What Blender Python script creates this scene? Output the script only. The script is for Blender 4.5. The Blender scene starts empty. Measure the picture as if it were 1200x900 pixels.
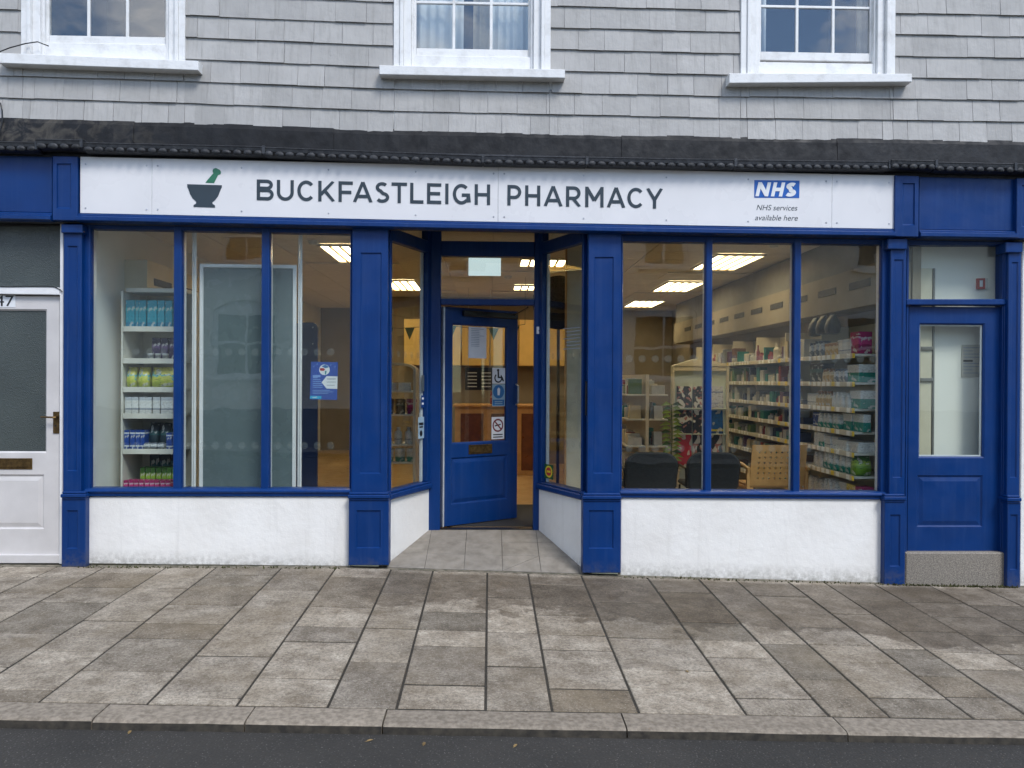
import bpy, bmesh, math, random
import numpy as np
from mathutils import Matrix, Vector
random.seed(7)
SC = bpy.context.scene
COL = SC.collection

# ------------------------------------------------------------------ camera
F, PCX, PCY = 906.0, 600.0, 450.0                    # focal length and centre in photo pixels (1200 x 900)
CAM = np.array([0.0, -6.9, 1.69])
_y, _p, _r = (math.radians(a) for a in (1.64, -0.25, 0.30))
FWD = np.array([math.sin(_y)*math.cos(_p), math.cos(_y)*math.cos(_p), math.sin(_p)])
_rt = np.array([math.cos(_y), -math.sin(_y), 0.0]); _up = np.cross(_rt, FWD)
RGT = _rt*math.cos(_r)+_up*math.sin(_r); UPV = -_rt*math.sin(_r)+_up*math.cos(_r)
cd = bpy.data.cameras.new('camera'); cam = bpy.data.objects.new('camera', cd); COL.objects.link(cam)
cd.sensor_fit = 'HORIZONTAL'; cd.sensor_width = 36.0; cd.lens = F/1200*36
cd.clip_start = 0.05; cd.clip_end = 2000
cam.matrix_world = Matrix(((RGT[0], UPV[0], -FWD[0], CAM[0]), (RGT[1], UPV[1], -FWD[1], CAM[1]),
                           (RGT[2], UPV[2], -FWD[2], CAM[2]), (0, 0, 0, 1)))
SC.camera = cam

# ------------------------------------------------------------------ world, sun, exposure
SUN_EL, SUN_AZ = math.radians(50), math.radians(148)      # azimuth from +Y clockwise: behind the photographer, to the right
wd = bpy.data.worlds.new('World'); SC.world = wd; wd.use_nodes = True
nt = wd.node_tree; nt.nodes.clear()
wo = nt.nodes.new('ShaderNodeOutputWorld'); bg = nt.nodes.new('ShaderNodeBackground')
sky = nt.nodes.new('ShaderNodeTexSky'); sky.sky_type = 'NISHITA'; sky.sun_disc = False
sky.sun_elevation = SUN_EL; sky.sun_rotation = SUN_AZ; sky.air_density = 1.0; sky.dust_density = 0.1; sky.ozone_density = 3.0
tc = nt.nodes.new('ShaderNodeTexCoord'); mp = nt.nodes.new('ShaderNodeMapping'); mp.inputs['Scale'].default_value = (1, 1, 2.2); mp.inputs['Location'].default_value = (5.1, 2.7, 0.0)
cn = nt.nodes.new('ShaderNodeTexNoise'); cn.inputs['Scale'].default_value = 2.6; cn.inputs['Detail'].default_value = 8; cn.inputs['Roughness'].default_value = 0.55
cr = nt.nodes.new('ShaderNodeValToRGB'); cr.color_ramp.elements[0].position = 0.50; cr.color_ramp.elements[1].position = 0.61
cm = nt.nodes.new('ShaderNodeMixRGB'); cm.inputs['Color2'].default_value = (9.0, 9.2, 9.7, 1)
L = nt.links.new
L(tc.outputs['Generated'], mp.inputs['Vector']); L(mp.outputs['Vector'], cn.inputs['Vector']); L(cn.outputs['Fac'], cr.inputs['Fac'])
L(cr.outputs['Color'], cm.inputs['Fac']); L(sky.outputs['Color'], cm.inputs['Color1']); L(cm.outputs['Color'], bg.inputs['Color'])
bg.inputs['Strength'].default_value = 0.13; L(bg.outputs['Background'], wo.inputs['Surface'])
sl = bpy.data.lights.new('sun', 'SUN'); sl.energy = 1.5; sl.angle = math.radians(18); sl.color = (1.0, 0.97, 0.93)
sun = bpy.data.objects.new('sun', sl); COL.objects.link(sun)
sd = Vector((math.sin(SUN_AZ)*math.cos(SUN_EL), math.cos(SUN_AZ)*math.cos(SUN_EL), math.sin(SUN_EL)))
sun.rotation_euler = sd.to_track_quat('Z', 'Y').to_euler(); sun.location = (0, -20, 30)
SC.view_settings.view_transform = 'Standard'; SC.view_settings.look = 'None'
SC.view_settings.exposure = 0.92; SC.view_settings.gamma = 1.0; SC.view_settings.use_curve_mapping = False
SC.render.engine = 'CYCLES'
SC.cycles.use_denoising = True
SC.cycles.max_bounces = 10; SC.cycles.transparent_max_bounces = 16; SC.cycles.caustics_reflective = False; SC.cycles.caustics_refractive = False

# ------------------------------------------------------------------ helpers
def ray(px, py): return FWD+RGT*(px-PCX)/F-UPV*(py-PCY)/F
def at(px, py, Y=0.0):
    d = ray(px, py); t = (Y-CAM[1])/d[1]; p = CAM+d*t; return float(p[0]), float(p[2])
def on(px, py, n, d0):
    d = ray(px, py); n = np.array(n); t = (d0-n@CAM)/(n@d); return CAM+d*t
def zline(p1, p2, Y):
    (x1, z1), (x2, z2) = at(*p1, Y), at(*p2, Y)
    return lambda x: z1+(z2-z1)*(x-x1)/(x2-x1)
def lin(r, g, b):
    f = lambda c: (c/255/12.92) if c/255 <= .04045 else ((c/255+.055)/1.055)**2.4
    return (f(r), f(g), f(b))

def link(o, parent=None):
    COL.objects.link(o)
    if parent is not None:
        o.parent = parent
        o.matrix_parent_inverse = Matrix.Translation(-Vector(parent.get('_w', (0, 0, 0))))
    return o
def mesh(name, verts, faces, mat, parent=None, smooth=False, loc=None):
    me = bpy.data.meshes.new(name); me.from_pydata([tuple(v) for v in verts], [], faces); me.update()
    bm = bmesh.new(); bm.from_mesh(me); bmesh.ops.recalc_face_normals(bm, faces=bm.faces); bm.to_mesh(me); bm.free()
    if smooth:
        for p in me.polygons: p.use_smooth = True
    if mat is not None:
        for m in (mat if isinstance(mat, (list, tuple)) else [mat]): me.materials.append(m)
    o = bpy.data.objects.new(name, me)
    if loc is not None: o.location = loc
    return link(o, parent)
def tag(o, label=None, cat=None, group=None, kind=None):
    if label: o['label'] = label
    if cat: o['category'] = cat
    if group: o['group'] = group
    if kind: o['kind'] = kind
    return o
def empty(name, loc=(0, 0, 0), parent=None):
    o = bpy.data.objects.new(name, None); o.location = loc; o.empty_display_size = .1
    if parent is not None: link(o, parent)
    else: COL.objects.link(o)
    o['_w'] = tuple(loc); return o
def thing(name, label, cat, loc=(0, 0, 0), group=None): return tag(empty(name, loc), label, cat, group)

class MB:
    """collects faces, builds one mesh"""
    def __init__(s): s.v = []; s.f = []; s.mi = []
    def add(s, verts, faces, mi=0):
        o = len(s.v); s.v += [tuple(float(c) for c in v) for v in verts]; s.f += [tuple(i+o for i in f) for f in faces]; s.mi += [mi]*len(faces); return s
    def box(s, x0, x1, y0, y1, z0, z1, mi=0):
        v = [(x, y, z) for z in (z0, z1) for y in (y0, y1) for x in (x0, x1)]
        return s.add(v, [(0, 2, 3, 1), (4, 5, 7, 6), (0, 1, 5, 4), (2, 6, 7, 3), (0, 4, 6, 2), (1, 3, 7, 5)], mi)
    def cbox(s, x0, x1, y0, y1, z0, z1, c=.004, mi=0):
        """chamfered box"""
        me = bmesh.new(); bmesh.ops.create_cube(me, size=1)
        for v in me.verts: v.co = ((x0+x1)/2+v.co.x*(x1-x0), (y0+y1)/2+v.co.y*(y1-y0), (z0+z1)/2+v.co.z*(z1-z0))
        bmesh.ops.bevel(me, geom=me.edges[:], offset=c, segments=1, affect='EDGES')
        me.verts.ensure_lookup_table(); me.verts.index_update()
        s.add([v.co[:] for v in me.verts], [tuple(v.index for v in f.verts) for f in me.faces], mi); me.free(); return s
    def tube(s, pts, r, n=8, mi=0, cap=True):
        pts = [Vector(p) for p in pts]; rs = r if isinstance(r, (list, tuple)) else [r]*len(pts); rows = []
        for i, p in enumerate(pts):
            d = (pts[min(i+1, len(pts)-1)]-pts[max(i-1, 0)]).normalized()
            a = d.cross(Vector((0, 0, 1)) if abs(d.z) < .9 else Vector((1, 0, 0))).normalized(); b = d.cross(a)
            rows.append([p+(a*math.cos(2*math.pi*k/n)+b*math.sin(2*math.pi*k/n))*rs[i] for k in range(n)])
        v = [q for row in rows for q in row]; f = []
        for i in range(len(pts)-1):
            for k in range(n): f.append((i*n+k, i*n+(k+1) % n, (i+1)*n+(k+1) % n, (i+1)*n+k))
        if cap: f += [tuple(range(n)), tuple(range((len(pts)-1)*n, len(pts)*n))]
        return s.add(v, f, mi)
    def lathe(s, prof, cx, cy, n=14, mi=0):
        v = []; f = []
        for (r, z) in prof: v += [(cx+r*math.cos(2*math.pi*k/n), cy+r*math.sin(2*math.pi*k/n), z) for k in range(n)]
        for i in range(len(prof)-1):
            for k in range(n): f.append((i*n+k, i*n+(k+1) % n, (i+1)*n+(k+1) % n, (i+1)*n+k))
        f += [tuple(range(n)), tuple(range((len(prof)-1)*n, len(prof)*n))]
        return s.add(v, f, mi)
    def prism(s, poly, y0, y1, mi=0):
        """polygon in x,z extruded along y"""
        n = len(poly); v = [(x, y0, z) for x, z in poly]+[(x, y1, z) for x, z in poly]
        return s.add(v, [tuple(range(n)), tuple(range(2*n-1, n-1, -1))]+[(i, (i+1) % n, n+(i+1) % n, n+i) for i in range(n)], mi)
    def vprism(s, poly, z0, z1, mi=0):
        """polygon in x,y extruded along z; z0, z1 may be functions of (x, y)"""
        g = lambda z, p: z(*p) if callable(z) else z
        n = len(poly); v = [(p[0], p[1], g(z0, p)) for p in poly]+[(p[0], p[1], g(z1, p)) for p in poly]
        return s.add(v, [tuple(range(n)), tuple(range(2*n-1, n-1, -1))]+[(i, (i+1) % n, n+(i+1) % n, n+i) for i in range(n)], mi)
    def map(s, fn): s.v = [tuple(fn(*v)) for v in s.v]; return s
    def build(s, name, mat, parent=None, smooth=False, loc=None):
        o = mesh(name, s.v, s.f, mat, parent, smooth, loc)
        if any(s.mi):
            for p, m in zip(o.data.polygons, s.mi): p.material_index = m
        return o

def rc(l, t, r, b, Y):
    """photo rectangle (t, b may be (left, right) pairs) -> corners BL BR TR TL in x,z with upright sides"""
    tl, tr = t if isinstance(t, tuple) else (t, t); bl, br = b if isinstance(b, tuple) else (b, b)
    a, b_, c, d = at(l, bl, Y), at(r, br, Y), at(r, tr, Y), at(l, tl, Y)
    xl, xr = (a[0]+d[0])/2, (b_[0]+c[0])/2
    return [(xl, a[1]), (xr, b_[1]), (xr, c[1]), (xl, d[1])]
def ins(c, dx, dz=None):
    dz = dx if dz is None else dz
    return [(c[0][0]+dx, c[0][1]+dz), (c[1][0]-dx, c[1][1]+dz), (c[2][0]-dx, c[2][1]-dz), (c[3][0]+dx, c[3][1]-dz)]
def rings(mb, rl, yb, cap=True, mi=0):
    """rl: list of (corners, y): outer rectangle to inner; closed box with stepped front, or a frame when cap is False"""
    v = []; f = []
    for c, y in rl: v += [(x, y, z) for x, z in c]
    for i in range(len(rl)-1):
        for k in range(4): f.append((i*4+k, i*4+(k+1) % 4, (i+1)*4+(k+1) % 4, (i+1)*4+k))
    n = len(rl)*4; v += [(x, yb, z) for x, z in rl[0][0]]
    for k in range(4): f.append((k, (k+1) % 4, n+(k+1) % 4, n+k))
    if cap:
        f += [tuple(range(n-4, n)), (n, n+1, n+2, n+3)]
    else:
        v += [(x, yb, z) for x, z in rl[-1][0]]
        for k in range(4):
            f.append((n-4+k, n-4+(k+1) % 4, n+4+(k+1) % 4, n+4+k)); f.append((n+k, n+(k+1) % 4, n+4+(k+1) % 4, n+4+k))
    return mb.add(v, f, mi)
def cham(c, yf, d=.005): return [(c, yf+d), (ins(c, d), yf)]
def pbox(name, l, t, r, b, Yf, Yb, mat, parent=None, ch=.005):
    return rings(MB(), cham(rc(l, t, r, b, Yf), Yf, ch), Yb).build(name, mat, parent)
def flat(name, pts, Y, mat, parent=None, th=.001):
    return MB().prism([at(x, y, Y) for x, y in pts], Y, Y+th).build(name, mat, parent)
def rect(l, t, r, b): return [(l, t), (r, t), (r, b), (l, b)]
def disc(cx, cy, r, n=18, ry=None): return [(cx+r*math.cos(2*math.pi*k/n), cy+(ry or r)*math.sin(2*math.pi*k/n)) for k in range(n)]

# ------------------------------------------------------------------ materials
MATS = {}
class NT:
    def __init__(s, name):
        s.m = bpy.data.materials.new(name); s.m.use_nodes = True; s.t = s.m.node_tree; s.t.nodes.clear()
        s.out = s.t.nodes.new('ShaderNodeOutputMaterial')
    def n(s, typ, **kw):
        nd = s.t.nodes.new('ShaderNode'+typ)
        for k, v in kw.items():
            if k in nd.inputs: nd.inputs[k].default_value = v
            else: setattr(nd, k, v)
        return nd
    def l(s, a, b): s.t.links.new(a, b)
    def noise(s, vec, scale, detail=4, rough=.55, dist=0):
        nd = s.n('TexNoise', Scale=scale, Detail=detail, Roughness=rough, Distortion=dist); s.l(vec, nd.inputs['Vector']); return nd.outputs['Fac']
    def ramp(s, fac, stops):
        r = s.n('ValToRGB'); e = r.color_ramp.elements
        while len(e) < len(stops): e.new(.5)
        for el, (p, c) in zip(e, stops): el.position = p; el.color = (c, c, c, 1) if isinstance(c, (int, float)) else (*c, 1)
        s.l(fac, r.inputs['Fac']); return r.outputs['Color']
    def mix(s, fac, a, b, mode='MIX'):
        m = s.n('MixRGB', blend_type=mode)
        for sock, v in ((m.inputs['Fac'], fac), (m.inputs['Color1'], a), (m.inputs['Color2'], b)):
            if isinstance(v, (int, float)): sock.default_value = v
            elif isinstance(v, tuple): sock.default_value = (*v, 1)
            else: s.l(v, sock)
        return m.outputs['Color']
    def math(s, op, a, b=None, clamp=False):
        m = s.n('Math', operation=op, use_clamp=clamp)
        for i, v in enumerate((a, b)):
            if v is None: continue
            if isinstance(v, (int, float)): m.inputs[i].default_value = v
            else: s.l(v, m.inputs[i])
        return m.outputs[0]
    def bump(s, h, strength, dist=.01, prev=None):
        b = s.n('Bump', Strength=strength, Distance=dist); s.l(h, b.inputs['Height'])
        if prev is not None: s.l(prev, b.inputs['Normal'])
        return b.outputs['Normal']
    def principled(s, color, rough=.5, spec=.5, metal=0, normal=None, emit=None, estr=0, coat=0, trans=0):
        p = s.n('BsdfPrincipled'); p.inputs['Metallic'].default_value = metal; p.inputs['Specular IOR Level'].default_value = spec
        p.inputs['Coat Weight'].default_value = coat; p.inputs['Transmission Weight'].default_value = trans
        if isinstance(color, tuple): p.inputs['Base Color'].default_value = (*color, 1)
        else: s.l(color, p.inputs['Base Color'])
        if isinstance(rough, (int, float)): p.inputs['Roughness'].default_value = rough
        else: s.l(rough, p.inputs['Roughness'])
        if normal is not None: s.l(normal, p.inputs['Normal'])
        if emit: p.inputs['Emission Color'].default_value = (*emit, 1); p.inputs['Emission Strength'].default_value = estr
        s.l(p.outputs[0], s.out.inputs['Surface']); return p
def mat(name, c, c2=None, scale=6, rough=.5, bump=0, bscale=60, rand=0, spec=.5, metal=0, detail=4, bdist=.004, coat=0, lo=.35, hi=.65):
    """procedural paint / plastic / card: two tones by noise, fine relief, a little variation from object to object"""
    if name in MATS: return MATS[name]
    t = NT(name); tcn = t.n('TexCoord').outputs['Object']
    c2 = c2 or tuple(v*.82 for v in c)
    col = t.mix(t.ramp(t.noise(tcn, scale, detail), [(lo, 0), (hi, 1)]), c, c2)
    if rand:
        oi = t.n('ObjectInfo').outputs['Random']
        col = t.mix(1.0, col, t.ramp(oi, [(0, 1-rand), (1, 1+rand*.6)]), 'MULTIPLY')
    rg = t.ramp(t.noise(tcn, scale*2.3, 3), [(.3, max(rough-.08, .02)), (.7, min(rough+.1, 1))])
    nm = t.bump(t.noise(tcn, bscale, 5), bump, bdist) if bump else None
    t.principled(col, rg, spec, metal, nm, coat=coat); MATS[name] = t.m; return t.m

BLUE = lin(2, 46, 102)
def m_blue():
    t = NT('blue_paint'); o = t.n('TexCoord').outputs['Object']
    col = t.mix(t.ramp(t.noise(o, 3.0, 6), [(.3, 0), (.75, 1)]), BLUE, tuple(c*1.25 for c in BLUE))
    col = t.mix(t.math('MULTIPLY', t.ramp(t.noise(o, 16, 6, .7), [(.70, 0), (.80, 1)]), .12), col, lin(90, 112, 158))
    gz = t.n('SeparateXYZ'); t.l(o, gz.inputs[0]); gh = t.math('ADD', t.math('ADD', gz.outputs['Z'], t.math('MULTIPLY', gz.outputs['X'], .0244)), .03)
    col = t.mix(t.math('MULTIPLY', t.math('MULTIPLY', t.ramp(gh, [(.0, 1), (.16, 0)]), t.ramp(t.noise(o, 20, 6, .7), [(.40, 0), (.62, 1)])), .5), col, lin(96, 94, 88))
    stk = t.n('Mapping', Scale=(30, 30, 1.2)); t.l(o, stk.inputs['Vector'])
    col = t.mix(t.math('MULTIPLY', t.ramp(t.noise(stk.outputs['Vector'], 1, 5), [(.50, 0), (.72, 1)]), .16), col, lin(60, 84, 128))
    col = t.mix(t.ramp(t.noise(o, 46, 7, .8), [(.735, 0), (.75, .7)]), col, lin(150, 156, 168))
    rg = t.ramp(t.noise(o, 7, 4), [(.3, .28), (.7, .5)])
    n = t.bump(t.noise(o, 9, 5), .10, .02); mpn = t.n('Mapping', Scale=(120, 120, 6)); t.l(o, mpn.inputs['Vector'])
    n = t.bump(t.noise(mpn.outputs['Vector'], 1, 3), .06, .003, n)
    t.principled(col, rg, .32, 0, n); return t.m
def m_render():
    t = NT('white_render'); g = t.n('NewGeometry').outputs['Position']; o = t.n('TexCoord').outputs['Object']
    col = t.mix(t.ramp(t.noise(o, 2.2, 6), [(.35, 0), (.7, 1)]), lin(236, 235, 232), lin(226, 224, 220))
    sx = t.n('SeparateXYZ'); t.l(g, sx.inputs[0])
    # splash dirt: a band that follows the sloping pavement at the foot of the wall
    h = t.math('ADD', sx.outputs['Z'], t.math('MULTIPLY', sx.outputs['X'], .0244)); h = t.math('ADD', h, .03)
    dirt = t.math('MULTIPLY', t.ramp(h, [(.0, 1), (.04, .75), (.15, 0)]), t.ramp(t.noise(o, 22, 7, .75), [(.36, 0), (.60, 1)]))
    col = t.mix(t.math('MULTIPLY', dirt, .6), col, lin(110, 106, 94))
    str_ = t.n('Mapping', Scale=(14, 14, .9)); t.l(o, str_.inputs['Vector'])
    col = t.mix(t.math('MULTIPLY', t.ramp(t.noise(str_.outputs['Vector'], 1, 5), [(.56, 0), (.75, 1)]), .16), col, lin(150, 148, 140))
    n = t.bump(t.noise(o, 14, 4), .22, .02); n = t.bump(t.noise(o, 95, 5, .6), .28, .006, n)
    t.principled(col, .85, .2, 0, n); return t.m
def m_slate():
    t = NT('painted_slate'); o = t.n('TexCoord').outputs['Object']
    oi = t.n('ObjectInfo').outputs['Random']
    col = t.mix(t.ramp(t.noise(o, 3, 6), [(.35, 0), (.68, 1)]), lin(173, 171, 168), lin(162, 160, 157))
    col = t.mix(1.0, col, t.ramp(oi, [(0, .90), (1, 1.06)]), 'MULTIPLY')
    st = t.n('Mapping', Scale=(40, 40, 2.5)); t.l(o, st.inputs['Vector'])
    col = t.mix(t.math('MULTIPLY', t.ramp(t.noise(st.outputs['Vector'], 1, 4), [(.50, 0), (.74, 1)]), .30), col, lin(122, 120, 114))
    col = t.mix(t.math('MULTIPLY', t.ramp(t.noise(o, 60, 6, .75), [(.68, 0), (.76, 1)]), .5), col, lin(112, 110, 108))
    n = t.bump(t.noise(o, 11, 5), .45, .015)
    st2 = t.n('Mapping', Scale=(90, 90, 9)); t.l(o, st2.inputs['Vector']); n = t.bump(t.noise(st2.outputs['Vector'], 1, 4), .30, .006, n)
    t.principled(col, .62, .3, 0, n); return t.m
def m_lead():
    t = NT('lead_sheet'); o = t.n('TexCoord').outputs['Object']; oi = t.n('ObjectInfo').outputs['Random']
    col = t.mix(t.ramp(t.noise(o, 5, 7, .65, .6), [(.35, 0), (.68, 1)]), lin(15, 16, 20), lin(26, 28, 32))
    sx = t.n('SeparateXYZ'); t.l(o, sx.inputs[0])
    worn = t.math('MULTIPLY', t.ramp(t.math('MULTIPLY', sx.outputs['X'], -.2), [(.50, 0), (.85, 1)]), t.ramp(t.noise(o, 7, 5, .6, 1.2), [(.45, 0), (.62, 1)]))
    col = t.mix(t.math('MULTIPLY', worn, .5), col, lin(104, 98, 88))
    col = t.mix(1.0, col, t.ramp(oi, [(0, .8), (1, 1.15)]), 'MULTIPLY')
    n = t.bump(t.noise(o, 14, 4), .25, .02); t.principled(col, t.ramp(t.noise(o, 12, 3), [(.3, .5), (.7, .75)]), .3, 0, n); return t.m
def m_slab():
    t = NT('paving_slab'); o = t.n('NewGeometry').outputs['Position']; oi = t.n('ObjectInfo').outputs['Random']
    base = t.ramp(oi, [(0, lin(140, 132, 119)), (.25, lin(167, 157, 142)), (.6, lin(194, 183, 166)), (.8, lin(160, 151, 138)), (1, lin(148, 136, 118))])
    col = t.mix(t.ramp(t.noise(o, 5.5, 8, .7), [(.36, 0), (.62, 1)]), base, t.mix(1.0, base, (.50, .475, .445), 'MULTIPLY'))
    col = t.mix(t.math('MULTIPLY', t.ramp(t.noise(o, 48, 7, .85), [(.44, 0), (.60, 1)]), .60), col, lin(66, 60, 52))
    col = t.mix(t.math('MULTIPLY', t.ramp(t.noise(o, 75, 6, .8), [(.55, 0), (.66, 1)]), .5), col, lin(216, 207, 190))
    col = t.mix(t.math('MULTIPLY', t.ramp(t.noise(o, 1.7, 6, .6, .4), [(.48, 0), (.66, 1)]), .35), col, lin(122, 108, 86))
    # damp and foot-worn ground in front of the door: one irregular stain lying along the shopfront
    sx = t.n('SeparateXYZ'); t.l(o, sx.inputs[0])
    wob = t.math('MULTIPLY', t.math('SUBTRACT', t.noise(o, 1.6, 5, .6), .5), 1.7)
    e = t.math('ADD', sx.outputs['Y'], t.math('ADD', wob, t.math('MULTIPLY', sx.outputs['X'], .16)))
    wet = t.ramp(t.math('ADD', e, 1.6), [(.50, 0), (.54, 1)])
    inx = t.ramp(t.math('ADD', t.math('MULTIPLY', sx.outputs['X'], .1), .5), [(.36, 0), (.43, 1), (.93, 1), (1, .4)])
    edge = t.ramp(t.math('MULTIPLY', sx.outputs['Y'], -1), [(.13, 0), (.19, 1)])
    wet = t.math('MULTIPLY', t.math('MULTIPLY', wet, inx), edge)
    col = t.mix(t.math('MULTIPLY', wet, .85), col, t.mix(1.0, col, (.50, .475, .45), 'MULTIPLY'))
    gum = t.n('TexVoronoi', Scale=2.6); t.l(o, gum.inputs['Vector'])
    col = t.mix(t.ramp(gum.outputs['Distance'], [(.030, .55), (.042, 0)]), col, lin(96, 92, 86))
    n = t.bump(t.noise(o, 20, 5), .4, .01); n = t.bump(t.noise(o, 80, 5, .8), .8, .006, n)
    t.principled(col, t.ramp(wet, [(0, .85), (1, .68)]), .3, 0, n); return t.m
def m_asphalt():
    t = NT('asphalt'); o = t.n('NewGeometry').outputs['Position']
    col = t.mix(t.ramp(t.noise(o, 1.5, 6, .6), [(.3, 0), (.7, 1)]), lin(50, 49, 47), lin(62, 60, 57))
    v = t.n('TexVoronoi', Scale=70.0); t.l(o, v.inputs['Vector'])
    col = t.mix(t.ramp(v.outputs['Distance'], [(.05, .75), (.3, 0)]), col, t.mix(t.ramp(t.noise(o, 95, 2), [(.45, 0), (.65, 1)]), lin(56, 55, 56), lin(150, 146, 140)))
    n = t.bump(v.outputs['Distance'], .6, .006); t.principled(col, .85, .3, 0, n); return t.m
def m_glass(name='window_glass', tint=(.93, .96, .95), wav=.02, refl=1.0):
    t = NT(name); o = t.n('TexCoord').outputs['Object']
    lw = t.n('LayerWeight', Blend=.5); f = t.math('POWER', lw.outputs['Facing'], 5.0)
    f = t.math('ADD', t.math('MULTIPLY', f, .94), .045*refl)
    n = t.bump(t.noise(o, 2.2, 2), wav, .05)
    tr = t.n('BsdfTransparent'); tr.inputs['Color'].default_value = (*tint, 1)
    g = t.n('BsdfGlossy'); g.inputs['Roughness'].default_value = .0; t.l(n, g.inputs['Normal'])
    m = t.n('MixShader'); t.l(f, m.inputs[0]); t.l(tr.outputs[0], m.inputs[1]); t.l(g.outputs[0], m.inputs[2]); t.l(m.outputs[0], t.out.inputs['Surface'])
    return t.m
def m_obscure():
    t = NT('obscure_glass'); o = t.n('TexCoord').outputs['Object']
    v = t.n('TexVoronoi', Scale=150.0, feature='SMOOTH_F1'); t.l(o, v.inputs['Vector'])
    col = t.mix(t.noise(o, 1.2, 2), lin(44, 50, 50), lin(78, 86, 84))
    n = t.bump(v.outputs['Distance'], .7, .006); n = t.bump(t.noise(o, 40, 3), .3, .01, n); t.principled(col, .18, .6, 0, n); return t.m
def m_emit(name, c, s):
    t = NT(name); t.principled((.8, .8, .8), .5, .3, 0, None, c, s); return t.m
def m_band(name, stops, rough=.4, rand=.12, noisy=0):
    """printed packaging: colour bands by height over the pack"""
    if name in MATS: return MATS[name]
    t = NT(name); gco = t.n('TexCoord').outputs['Generated']; sx = t.n('SeparateXYZ'); t.l(gco, sx.inputs[0])
    fac = sx.outputs['Z']
    if noisy: fac = t.math('ADD', fac, t.math('MULTIPLY', t.math('SUBTRACT', t.noise(gco, 3.5, 3), .5), noisy))
    r = t.n('ValToRGB'); r.color_ramp.interpolation = 'CONSTANT'; e = r.color_ramp.elements
    while len(e) < len(stops): e.new(.5)
    for el, (p, c) in zip(e, stops): el.position = p; el.color = (*c, 1)
    t.l(fac, r.inputs['Fac']); oi = t.n('ObjectInfo').outputs['Random']
    pm = t.n('Mapping', Scale=(9, 9, 22)); t.l(t.n('TexCoord').outputs['Generated'], pm.inputs['Vector'])
    pr_ = t.math('MULTIPLY', t.ramp(t.noise(pm.outputs['Vector'], 1.0, 2), [(.57, 0), (.60, 1)]), .55)
    pm2 = t.n('Mapping', Scale=(2.2, 2.2, 3.0)); t.l(t.n('TexCoord').outputs['Generated'], pm2.inputs['Vector'])
    base_ = t.mix(t.math('MULTIPLY', t.ramp(t.noise(pm2.outputs['Vector'], 1.3, 1), [(.60, 0), (.62, 1)]), .7), r.outputs['Color'], lin(214, 214, 208))
    base_ = t.mix(pr_, base_, lin(40, 46, 60))
    col = t.mix(1.0, base_, t.ramp(oi, [(0, 1-rand), (1, 1)]), 'MULTIPLY')
    t.principled(col, rough, .4); MATS[name] = t.m; return t.m
def m_blob(name, bg, fg, sc=3.0, thr=.5, c3=None):
    """leaflet print: soft-edged shapes in two or three inks"""
    if name in MATS: return MATS[name]
    t = NT(name); g = t.n('TexCoord').outputs['Generated']
    oi = t.n('ObjectInfo').outputs['Random']; ad = t.n('VectorMath', operation='ADD'); cmb = t.n('CombineXYZ')
    t.l(t.math('MULTIPLY', oi, 9.0), cmb.inputs[0]); t.l(cmb.outputs[0], ad.inputs[1]); t.l(g, ad.inputs[0])
    col = t.mix(t.ramp(t.noise(ad.outputs[0], sc, .6), [(thr, 0), (thr+.02, 1)]), bg, fg)
    if c3: col = t.mix(t.ramp(t.noise(ad.outputs[0], sc*1.7, 1), [(.6, 0), (.62, 1)]), col, c3)
    t.principled(col, .4, .4); MATS[name] = t.m; return t.m
def m_dot():
    t = NT('etched_dot'); d = t.n('BsdfDiffuse'); d.inputs['Color'].default_value = (.55, .58, .58, 1); tr = t.n('BsdfTransparent')
    m = t.n('MixShader'); m.inputs[0].default_value = .055; t.l(tr.outputs[0], m.inputs[1]); t.l(d.outputs[0], m.inputs[2]); t.l(m.outputs[0], t.out.inputs['Surface']); return t.m
def m_leaf(name, c):
    if name in MATS: return MATS[name]
    m = mat(name, c, tuple(v*.6 for v in c), 12, .5, .2, 60, .15); return m

blue = m_blue(); render_w = m_render(); slate_m = m_slate(); lead = m_lead(); slab_m = m_slab(); asphalt = m_asphalt()
glass = m_glass(refl=1.25); glass_up = m_glass('upstairs_glass', (.93, .95, .96), .03, 2.4); obscure = m_obscure(); dot_m = m_dot()
white_p = mat('white_gloss_paint', lin(234, 234, 235), lin(222, 222, 223), 5, .35, .25, 70, 0, .5, bdist=.003)
white_old = mat('weathered_white_paint', lin(224, 224, 223), lin(198, 197, 194), 9, .5, .5, 45, .03, .4, bdist=.004, lo=.5, hi=.8)
door_w = mat('white_door_paint', lin(206, 203, 202), lin(196, 193, 192), 4, .4, .12, 60)
iron = mat('black_iron', lin(30, 32, 37), lin(52, 54, 58), 22, .42, .6, 50, .2, .5, bdist=.004)
iron_worn = mat('worn_iron', lin(20, 22, 26), lin(52, 54, 58), 14, .62, .5, 60, .25, .5, bdist=.004)
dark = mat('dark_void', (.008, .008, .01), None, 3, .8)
sign_w = mat('sign_panel_white', lin(224, 223, 224), lin(218, 217, 218), 1.5, .3, .03, 30, .01, .4)
sign_ink = mat('sign_letter_slate', lin(46, 60, 70), None, 4, .4)
sign_green = mat('sign_green', lin(45, 116, 88), None, 4, .4)
nhs_blue = mat('sign_blue', lin(24, 92, 176), lin(22, 88, 170), 4, .35)
brass = mat('tarnished_brass', lin(122, 98, 62), lin(88, 70, 46), 30, .38, .2, 90, 0, .5, .85)
steel = mat('brushed_steel', lin(180, 182, 184), lin(150, 152, 154), 30, .35, 0, 60, 0, .5, .7)
alu = mat('aluminium', lin(196, 200, 202), lin(178, 182, 184), 12, .4, 0, 60, 0, .5, .3)
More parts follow.
